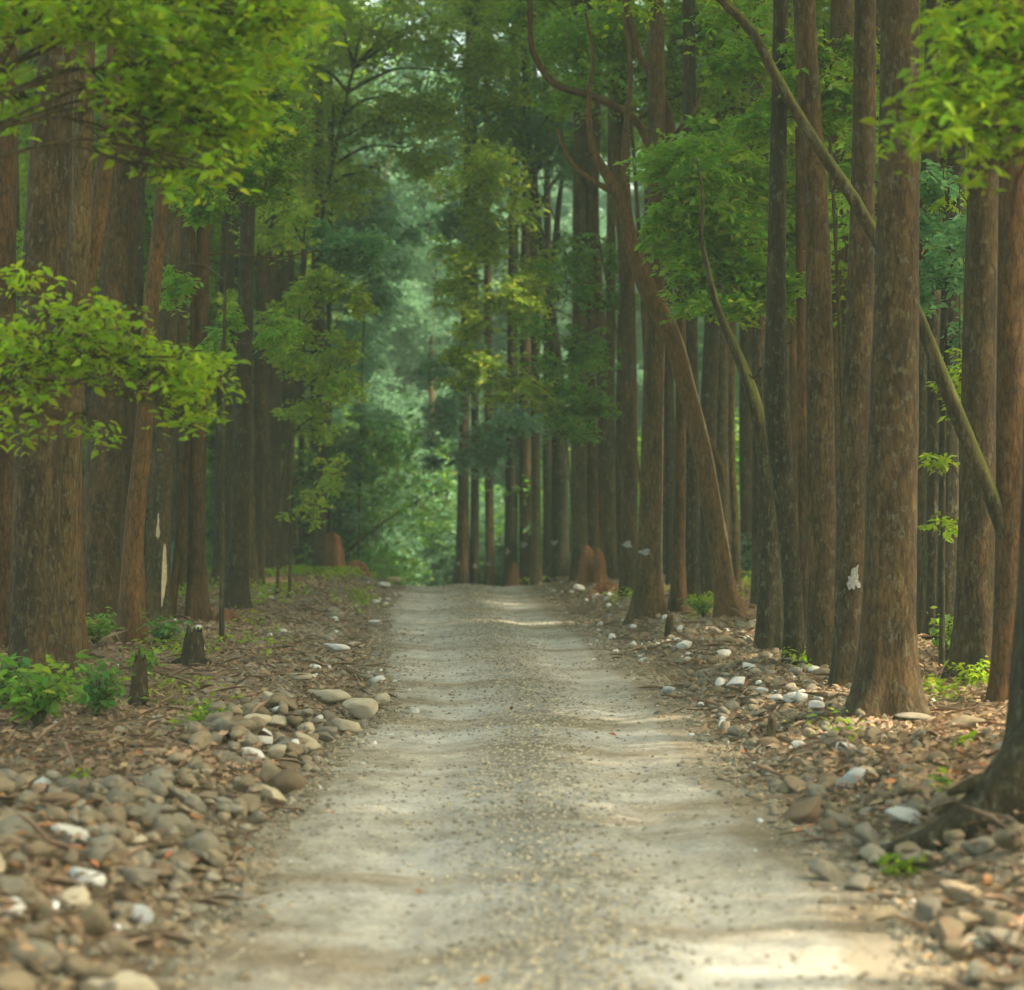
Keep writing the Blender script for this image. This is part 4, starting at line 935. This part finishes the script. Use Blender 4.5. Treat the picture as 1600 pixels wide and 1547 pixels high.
NAMED = [ # px, py, w, h, tilt deg, material, label
 (105, 1310, 72, 36, -12, 'white', 'long white stone among the cobbles on the left, the highest white one there'),
 (135, 1382, 62, 36, -10, 'white', 'white hump-backed stone in the left pile below the long white one'),
 (14, 1428, 72, 36, -8, 'white', 'white stone cut by the left edge of the photo'),
 (410, 1156, 36, 34, 0, 'white', 'round whitish stone topping the left wall of rocks by the track'),
 (392, 1184, 46, 30, -18, 'white', 'bright white stone just below the round whitish one on the left'),
 (432, 1184, 40, 28, 12, 'cream', 'cream stone arching right of the bright white one on the left'),
 (428, 1248, 50, 24, -42, 'cream', 'sunlit slanting stone at the corner of the left rock pile beside the track'),
 (418, 1212, 42, 56, 20, 'tan', 'upright brown rounded stone in the left rock pile corner'),
 (452, 1226, 46, 46, 25, 'brown', 'dark upright stone at the right end of the left rock pile'),
 (355, 1190, 56, 32, -14, 'grey', 'grey dome-shaped stone at the left end of the white ones on the left'),
 (515, 1094, 66, 26, -8, 'cream', 'pale flat slab lying on the left verge by the track'),
 (432, 1132, 50, 26, 0, 'cream', 'pale buff stone behind the round whitish one on the left'),
 (560, 1110, 60, 44, 5, 'cream', 'large buff block at the track side next to the pale flat slab'),
 (540, 1140, 46, 26, -10, 'cream', 'angular buff stone in front of the large buff block'),
 (248, 1178, 52, 22, 0, 'tan', 'flat tan stone half sunk in leaf litter on the left'),
 (220, 1437, 44, 36, 0, 'blue', 'bluish grey cobble at the lower left between tan ones'),
 (183, 1480, 62, 46, -15, 'tan', 'round tan cobble at the lower left next to the track'),
 (118, 1522, 82, 50, -35, 'tan', 'elongated tan cobble at the bottom left corner pointing to the track'),
 (200, 1400, 50, 50, 0, 'brown', 'dark brown upright cobble in the left foreground'),
 (140, 1440, 60, 64, 0, 'tan', 'tall yellowish cobble leaning in the left foreground pile'),
 (48, 1500, 90, 60, 0, 'grey', 'biggest dull grey boulder at the bottom left'),
 (1412, 1284, 58, 32, -5, 'white', 'white rounded stone lying by the big dark root on the right'),
 (1332, 1226, 48, 32, 25, 'blue', 'bluish white stone upslope of the long brown boulder on the right'),
 (1150, 1070, 36, 22, 10, 'white', 'leftmost white stone in the line below the right-hand trunks'),
 (1190, 1083, 20, 14, 0, 'white', 'smallest white stone in the line below the right-hand trunks'),
 (1236, 1096, 24, 22, 20, 'white', 'left one of two touching white stones before the thick right trunks'),
 (1254, 1092, 20, 24, 10, 'white', 'right one of two touching white stones before the thick right trunks'),
 (1276, 1106, 26, 18, 10, 'white', 'white stone nearest the foot of the thick right-hand pair'),
 (1246, 1168, 26, 16, 0, 'white', 'small white stone beside the broken stake on the right'),
 (1318, 1176, 42, 20, -10, 'white', 'flat white stone in the middle of the right-hand rubble'),
 (1248, 1272, 100, 42, 28, 'brown', 'long reddish brown boulder lying slantwise by the track on the right'),
 (1500, 1132, 72, 26, 12, 'tan', 'long tan stone right of the foot of the thickest right-hand tree'),
 (1425, 1122, 56, 16, 0, 'grey', 'flat grey slab touching the foot of the thickest right-hand tree'),
 (1518, 1205, 100, 26, 15, 'brown', 'long brown stone upslope of the white rounded one on the right'),
 (1530, 1325, 52, 34, 0, 'grey', 'rounded grey stone lying against the big dark root'),
 (1340, 1380, 46, 40, 0, 'grey', 'squarish grey stone below the root tip on the right'),
 (1500, 1395, 80, 46, -15, 'tan', 'large mossy tan boulder in the right foreground'),
 (1560, 1440, 70, 44, -10, 'tan', 'large tan boulder at the right edge of the foreground'),
 (1380, 1430, 66, 26, 12, 'tan', 'flat tan stone at the front of the right-hand rubble'),
 (1292, 1362, 60, 40, -20, 'grey', 'grey cobble between the track and the squarish stone on the right'),
 (1200, 1160, 40, 26, 0, 'brown', 'dark hollow-looking stone at the foot of the broken stake'),
 (1043, 1084, 26, 14, 0, 'blue', 'bluish stone lying alone at the right edge of the track'),
 (1070, 1010, 26, 16, 0, 'white', 'white stone right of the small dark stump on the right verge'),
 (1130, 1000, 40, 18, 0, 'tan', 'smooth tan stone below the big leaning tree'),
 (614, 908, 22, 10, 0, 'cream', 'pale stone on the crest at the left lip of the track'),
 (600, 916, 20, 10, 0, 'white', 'whitish stone behind the crest on the left lip of the track'),
 (527, 1016, 40, 14, -10, 'white', 'whitish flat stone on the left verge halfway to the crest'),
 (556, 1010, 34, 12, -6, 'cream', 'cream flat stone at the left lip of the track halfway to the crest'),
 (585, 975, 24, 10, 0, 'white', 'small white stone at the left lip of the track below the two crest stones'),
 (470, 1062, 36, 16, 0, 'cream', 'buff stone behind the pale flat slab on the left verge'),
 (600, 1096, 26, 22, 0, 'cream', 'buff stone poking out furthest into the track from the left'),
 (905, 920, 18, 12, 0, 'white', 'white block standing before the forked red mound'),
]
used_px = []
for k, (px, py, w, h, tl, mt, lb) in enumerate(NAMED):
    g = ground_at(px, py + h * 0.35); sx = w / F * g.y / 2; sz = h / F * g.y / 2
    p = at(px, py, g.y + sx * .3); p.z = max(p.z, float(HT(p.x, p.y)) + sz * .25) + (.03 if mt in ('white', 'cream', 'blue') else 0)
    put_rock(p, (sx * 1.12, max(sx, sz) * .85, sz * 1.12), (0, math.radians(-tl), 0), k % 12, mt, lb); used_px.append((px, py, w))

cands = []
rng = np.random.default_rng(5)
def add_c(x, y, size, lift=0.0):
    px = 800 + x / y * F
    if not (-60 < px < 1660): return
    cands.append((x, y, size, lift))
def scatter(n, side, y0, y1, s0, s1, z0, z1, bias=1.0, layers=0.0):
    for k in range(n):
        y = y0 + (y1 - y0) * rng.uniform() ** bias; s = s0 + (s1 - s0) * rng.uniform()
        x = float(eL(y)) - s if side < 0 else float(eR(y)) + s
        size = z0 * (z1 / z0) ** (rng.uniform() ** 1.7)
        add_c(x, y, size, rng.uniform(0, layers))
scatter(900, -1, 10.5, 17.2, 0.1, 2.3, .03, .135, 1.0, .12)
scatter(200, -1, 16, 24, 0.0, 1.0, .04, .12, 1.0, .12)
scatter(330, -1, 22, 60, -0.1, 0.8, .03, .11)
scatter(420, -1, 20, 60, 0.3, 3.5, .02, .07)
scatter(1000, 1, 10.5, 20, 0.0, 2.4, .03, .115, 1.0, .08)
scatter(800, 1, 18, 36, 0.1, 2.2, .03, .10, 1.0, .05)
scatter(360, 1, 34, 62, 0.0, 1.5, .03, .10)
scatter(300, 1, 16, 40, 0.0, 4.0, .02, .07)
scatter(260, -1, 17.0, 24, 0.0, .9, .03, .13, 1.0, .15)
scatter(500, -1, 10, 40, -0.45, 0.2, .012, .045); scatter(500, 1, 10, 40, -0.5, 0.2, .012, .045)
cands.sort(key=lambda c: -c[2] / c[1])
mats = ['tan', 'grey', 'tan', 'grey', 'brown', 'tan', 'grey', 'tan']
GL = {
 (-1, 0): ('rounded tan or grey cobble in the heap filling the lower left corner', 'cobbles heaped in the lower left corner'),
 (-1, 1): ('small rubble stone along the left lip of the track towards the crest', 'stones lining the left lip of the track'),
 (1, 0): ('rounded grey or tan cobble in the rubble filling the lower right corner', 'cobbles heaped in the lower right corner'),
 (1, 1): ('rubble stone along the right lip of the track below the trunks', 'stones lining the right lip of the track'),
}
rest = {'tan': [], 'grey': [], 'white': []}
made = 0
for n, (x, y, s, lift) in enumerate(cands):
    px = 800 + x / y * F
    z = float(HT(x, y)); sc = np.array([s * rng.uniform(.85, 1.6), s * rng.uniform(.75, 1.2), s * rng.uniform(.5, .95)])
    z += sc[2] * 0.18 + lift * (1 if s > .05 else 0)
    rot = (rng.uniform(-.5, .5), rng.uniform(-.5, .5), rng.uniform(0, 6.28))
    py = 752 + (CAM_H - z) / y * F
    clash = any(abs(px - a) < w * .5 and abs(py - b) < w * .35 for a, b, w in used_px)
    if clash: continue
    if made < 300:
        mt = mats[n % 8] if rng.uniform() > (.03 if y < 21 else .3) else 'cream'
        lb, gr = GL[(-1 if x < 0 else 1, 0 if y < 21 else 1)]
        put_rock((x, y, z), sc, rot, n % 12, mt, lb, gr); made += 1
    else:
        key = 'tan' if rng.uniform() < .5 else 'grey'
        if rng.uniform() < (.03 if y < 22 else .16): key = 'white'
        V, Fc = RL[n % 12]; M = np.array(Matrix.LocRotScale(None, __import__('mathutils').Euler(rot), None).to_3x3())
        rest[key].append(((V * sc) @ M.T + [x, y, z], Fc))
for key, L in rest.items():
    o = 0; Vs = []; Fs = []
    for V, Fc in L: Vs.append(V); Fs.append(Fc + o); o += len(V)
    tag(mk('rubble', np.concatenate(Vs), np.concatenate(Fs), STONE[key]), {'tan': 'small tan rubble strewn along both verges', 'grey': 'small grey rubble strewn along both verges', 'white': 'scattered small white pebbles on both verges'}[key], 'rubble', kind='stuff')

# gravel on the track
oct_v = np.array([[1, 0, 0], [-1, 0, 0], [0, 1, 0], [0, -1, 0], [0, 0, 1], [0, 0, -1.]]); oct_f = np.array([[0, 2, 4], [2, 1, 4], [1, 3, 4], [3, 0, 4], [2, 0, 5], [1, 2, 5], [3, 1, 5], [0, 3, 5]])
def bits(X, Y, size, rng, mat, name, label, cat):
    n = len(X); Z = HT(X, Y); J = 1 + rng.uniform(-.3, .3, (n, 6, 1))
    A = rng.uniform(0, 6.28, n); c, s = np.cos(A), np.sin(A)
    V = oct_v[None] * J * np.stack([size * rng.uniform(.7, 1.4, n), size * rng.uniform(.7, 1.2, n), size * rng.uniform(.4, .8, n)], 1)[:, None, :]
    W = np.stack([V[..., 0] * c[:, None] - V[..., 1] * s[:, None], V[..., 0] * s[:, None] + V[..., 1] * c[:, None], V[..., 2]], -1) + np.stack([X, Y, Z + size * .2], 1)[:, None, :]
    Fc = (oct_f[None] + np.arange(n)[:, None, None] * 6).reshape(-1, 3)
    return tag(mk(name, W.reshape(-1, 3), Fc, mat, False), label, cat, kind='stuff')
rng = np.random.default_rng(8)
n = 70000; Y = 10.5 + 52 * rng.uniform(0, 1, n) ** 1.5; u = rng.uniform(0, 1, n); X = eL(Y) + (eR(Y) - eL(Y)) * u
c = (eL(Y) + eR(Y)) / 2; dens = np.exp(-((X - c) / .45) ** 2) + np.exp(-((X - c) / .45) ** 2) * .4 + .10 + .45 * smooth(.40, .5, np.abs(u - .5)) + 0.25 * (vnoise(X * .8, Y * .5, 44) > .25)
k = rng.uniform(0, 1.6, n) < dens; X, Y = X[k], Y[k]
bits(X[::2], Y[::2], 0.010 + 0.016 * rng.uniform(0, 1, len(X[::2])) ** 3, rng, STONE['grey'], 'gravel', 'grey gravel bits on the pale track', 'gravel')
bits(X[1::2], Y[1::2], 0.010 + 0.014 * rng.uniform(0, 1, len(X[1::2])) ** 3, rng, STONE['cream'], 'gravel', 'pale gravel bits on the pale track', 'gravel')

for mt, lb, sd_ in (('tan', 'broken tan rubble bits between the verge stones', 51), ('grey', 'broken grey rubble bits between the verge stones', 52)):
    rng = np.random.default_rng(sd_); n = 13000; Y = 10.3 + 48 * rng.uniform(0, 1, n) ** 1.6; sgn = rng.choice([-1, 1], n)
    S_ = rng.uniform(-.22, 1, n); S_ = np.where(S_ < 0, S_, S_ * np.where(Y < 21, 2.5, 1.7)); X = np.where(sgn < 0, eL(Y) - S_, eR(Y) + S_)
    bits(X, Y, 0.012 + 0.045 * rng.uniform(0, 1, n) ** 3, rng, STONE[mt], 'rubble', lb, 'rubble')

# ------------------------------------------------------------------ leaf litter, ground cover
def litter(n, f, mat, size, name, label, rng, y1=62, tilt=.5):
    Y = 10 + (y1 - 10) * rng.uniform(0, 1, n) ** 1.25; Wd = 1.1 * Y * 800 / F + .5
    X = rng.uniform(-1, 1, n) * Wd; s = np.maximum(eL(Y) - X, X - eR(Y))
    k = rng.uniform(0, 1, n) < f(X, Y, s); X, Y = X[k], Y[k]
    P = np.stack([X, Y, HT(X, Y) + .012 + .13 * rng.uniform(0, 1, len(X)) * (Y < 20) * smooth(.1, .5, np.maximum(eL(Y) - X, X - eR(Y)))], 1)
    V, T = leaves(P, size, rng, tilt=tilt, droop=-.12)
    return tag(mk(name, V, T, mat), label, name.replace('_', ' '), kind='stuff')
rng = np.random.default_rng(21)
litter(170000, lambda X, Y, s: smooth(-.3, .9, s) * (1 - .68 * (1 - smooth(16.5, 19, Y)) * (1 - smooth(2.0, 2.6, s))) * (.35 + .65 * (fbm(X * 1.1, Y * .8, 3, 61) > -.1)), LITTER, 0.085, 'leaf_litter', 'brown dry leaves covering both verges', rng)
litter(9000, lambda X, Y, s: smooth(-.45, .3, s) * (fbm(X * .9, Y * .6, 3, 71) > .05) * .8 + .012, LITTER_RED, 0.085, 'leaf_litter', 'rusty orange dry leaves scattered on the verges and track edges', rng)
rng = np.random.default_rng(23)
n = 2600; Y = 10.5 + 50 * rng.uniform(0, 1, n) ** 1.3; X = rng.uniform(-1, 1, n) * (1.1 * Y * 800 / F + .5); sv = np.maximum(eL(Y) - X, X - eR(Y)); k = sv > -.1; X, Y = X[k], Y[k]
V, T = leaves(np.stack([X, Y, HT(X, Y) + .03 + .05 * rng.uniform(0, 1, len(X))], 1), .34, rng, tilt=.3, droop=0, width=.045)
tag(mk('twigs', V, T, TWIG), 'dry broken twigs scattered in the leaf litter', 'twigs', kind='stuff')
def cover(n, boxes, matk, size, label, rng, h=.22):
    P = []
    for (px, py, hw, hh, m_) in boxes:
        for k in range(int(m_)):
            x = px + hw * rng.normal(0, .5); y = py + hh * rng.normal(0, .5); g = ground_at(x, max(y, 880), 62)
            P.append((g.x, g.y, g.z))
    P = np.array(P); q = np.repeat(P, n, 0) + rng.normal(0, .07, (len(P) * n, 3)) * [1, 1, 0] + np.stack([np.zeros(len(P) * n)] * 2 + [rng.uniform(.02, h, len(P) * n)], 1)
    V, T = leaves(q, size, rng, tilt=.6)
    return tag(mk('ground_cover', V, T, LEAF[matk]), label, 'ground cover', kind='stuff')
cover(9, [(530, 900, 50, 8, 60), (420, 930, 90, 20, 50), (560, 940, 40, 20, 24), (300, 892, 60, 12, 130), (410, 895, 60, 10, 130), (480, 893, 60, 8, 150), (300, 930, 40, 20, 30), (570, 893, 40, 5, 20), (1170, 905, 30, 30, 50), (840, 905, 40, 4, 14), (1000, 935, 60, 12, 14), (1100, 950, 40, 12, 26), (1290, 1040, 60, 14, 14)], 'bright', .095, 'low green seedlings carpeting the floor towards the crest', rng)
cover(7, [(270, 1010, 60, 26, 36), (250, 1085, 80, 26, 20), (380, 1000, 100, 40, 26), (330, 1130, 60, 20, 14), (1450, 1080, 60, 16, 10), (1500, 1090, 60, 20, 14), (1300, 1150, 80, 30, 8)], 'bright', .085, 'sparse bright seedlings dotted over the leaf litter', rng, .14)

def plant(px, py, hpx, wpx, matk, label, seed, n=16, leaf=.1):
    """a small leafy plant: stems and leaves"""
    g = ground_at(px, py); h = hpx / F * g.y; w = wpx / F * g.y / 2; r = np.random.default_rng(seed)
    root = tag(empty('plant', g), label, 'plant'); st = []; P = []
    for k in range(n):
        a = r.uniform(0, 6.28); q = r.uniform(.2, 1) ** .6
        e = np.array([math.cos(a) * w * q, math.sin(a) * w * q, h * r.uniform(.45, 1)]); m_ = e * [.35, .35, .6]
        s = spline(np.array([[0, 0, -.03], m_, e]), 8); st.append(tube(s, np.linspace(.007, .002, 8), 5, seed=k))
        for t in range(11): P.append(s[r.integers(3, 8)] + r.normal(0, .035, 3))
    V, T = leaves(np.array(P), leaf, r, detailed=True, tilt=.6); mk('foliage', V, T, LEAF[matk], True, root)
    V, Fc = join(st); mk('stems', V, Fc, BARK['grey'], True, root)
plant(60, 1140, 110, 150, 'mid', 'largest leafy shrub in front of the thick left trunk', 1, 44, .12)
plant(150, 1120, 90, 110, 'dark', 'leafy shrub right of the largest one, left of the dark stump', 2, 30, .11)
plant(10, 1110, 90, 90, 'dark', 'leafy plant cut by the left edge of the photo', 3, 24, .12)
plant(150, 1010, 60, 90, 'mid', 'green plant in front of the broad dark trunk on the left', 4, 26, .11)
plant(255, 1010, 50, 80, 'dark', 'glossy plant at the foot of the wavy smooth stem', 5, 20, .1)
plant(225, 1050, 44, 60, 'mid', 'green plant growing behind the dark stump on the left', 6, 14, .1)
plant(330, 1140, 40, 60, 'mid', 'small green plant at the back of the left rubble', 7, 10, .09)
plant(125, 1228, 18, 46, 'bright', 'lone bright seedling lying among the left stones', 8, 5, .1)
plant(1480, 1040, 90, 60, 'mid', 'tall green plant between the thickest right tree and the wide trunk', 9, 18, .11)
plant(1515, 1070, 40, 70, 'bright', 'bright plant at the foot of the wide reddish brown right trunk', 10, 12, .09)
plant(1250, 985, 50, 24, 'bright', 'tiny sunlit sapling between the knotty dark trunk and the sunny-edged trunk', 11, 5, .08)
plant(1500, 1178, 22, 46, 'bright', 'bright seedling between the two long stones on the right', 12, 5, .09)
plant(1420, 1372, 26, 50, 'bright', 'bright seedling between the stones below the big dark root', 13, 6, .1)
plant(1462, 1238, 24, 44, 'mid', 'little green plant upslope of the big dark root', 14, 6, .09)
plant(1100, 965, 40, 60, 'mid', 'low plant left of the foot of the big leaning tree', 15, 14, .1)

# ------------------------------------------------------------------ hazy air
import bmesh
bm = bmesh.new(); bmesh.ops.create_cube(bm, size=1.0)
hm = bpy.data.meshes.new('haze'); bm.to_mesh(hm); bm.free()
hz = bpy.data.objects.new('haze', hm); COL.objects.link(hz)
hz.scale = (860, 740, 70); hz.location = (0, 285, 24)
m = bpy.data.materials.new('haze'); m.use_nodes = True; nt = m.node_tree; nt.nodes.clear()
out = nt.nodes.new('ShaderNodeOutputMaterial'); pv = nt.nodes.new('ShaderNodeVolumePrincipled')
pv.inputs['Color'].default_value = (0.72, 0.96, 0.82, 1); pv.inputs['Density'].default_value = 0.0011; pv.inputs['Anisotropy'].default_value = 0.3
nt.links.new(pv.outputs[0], out.inputs['Volume'])
hm.materials.append(m)
tag(hz, 'pale haze hanging in the air of the forest', 'haze', kind='stuff')
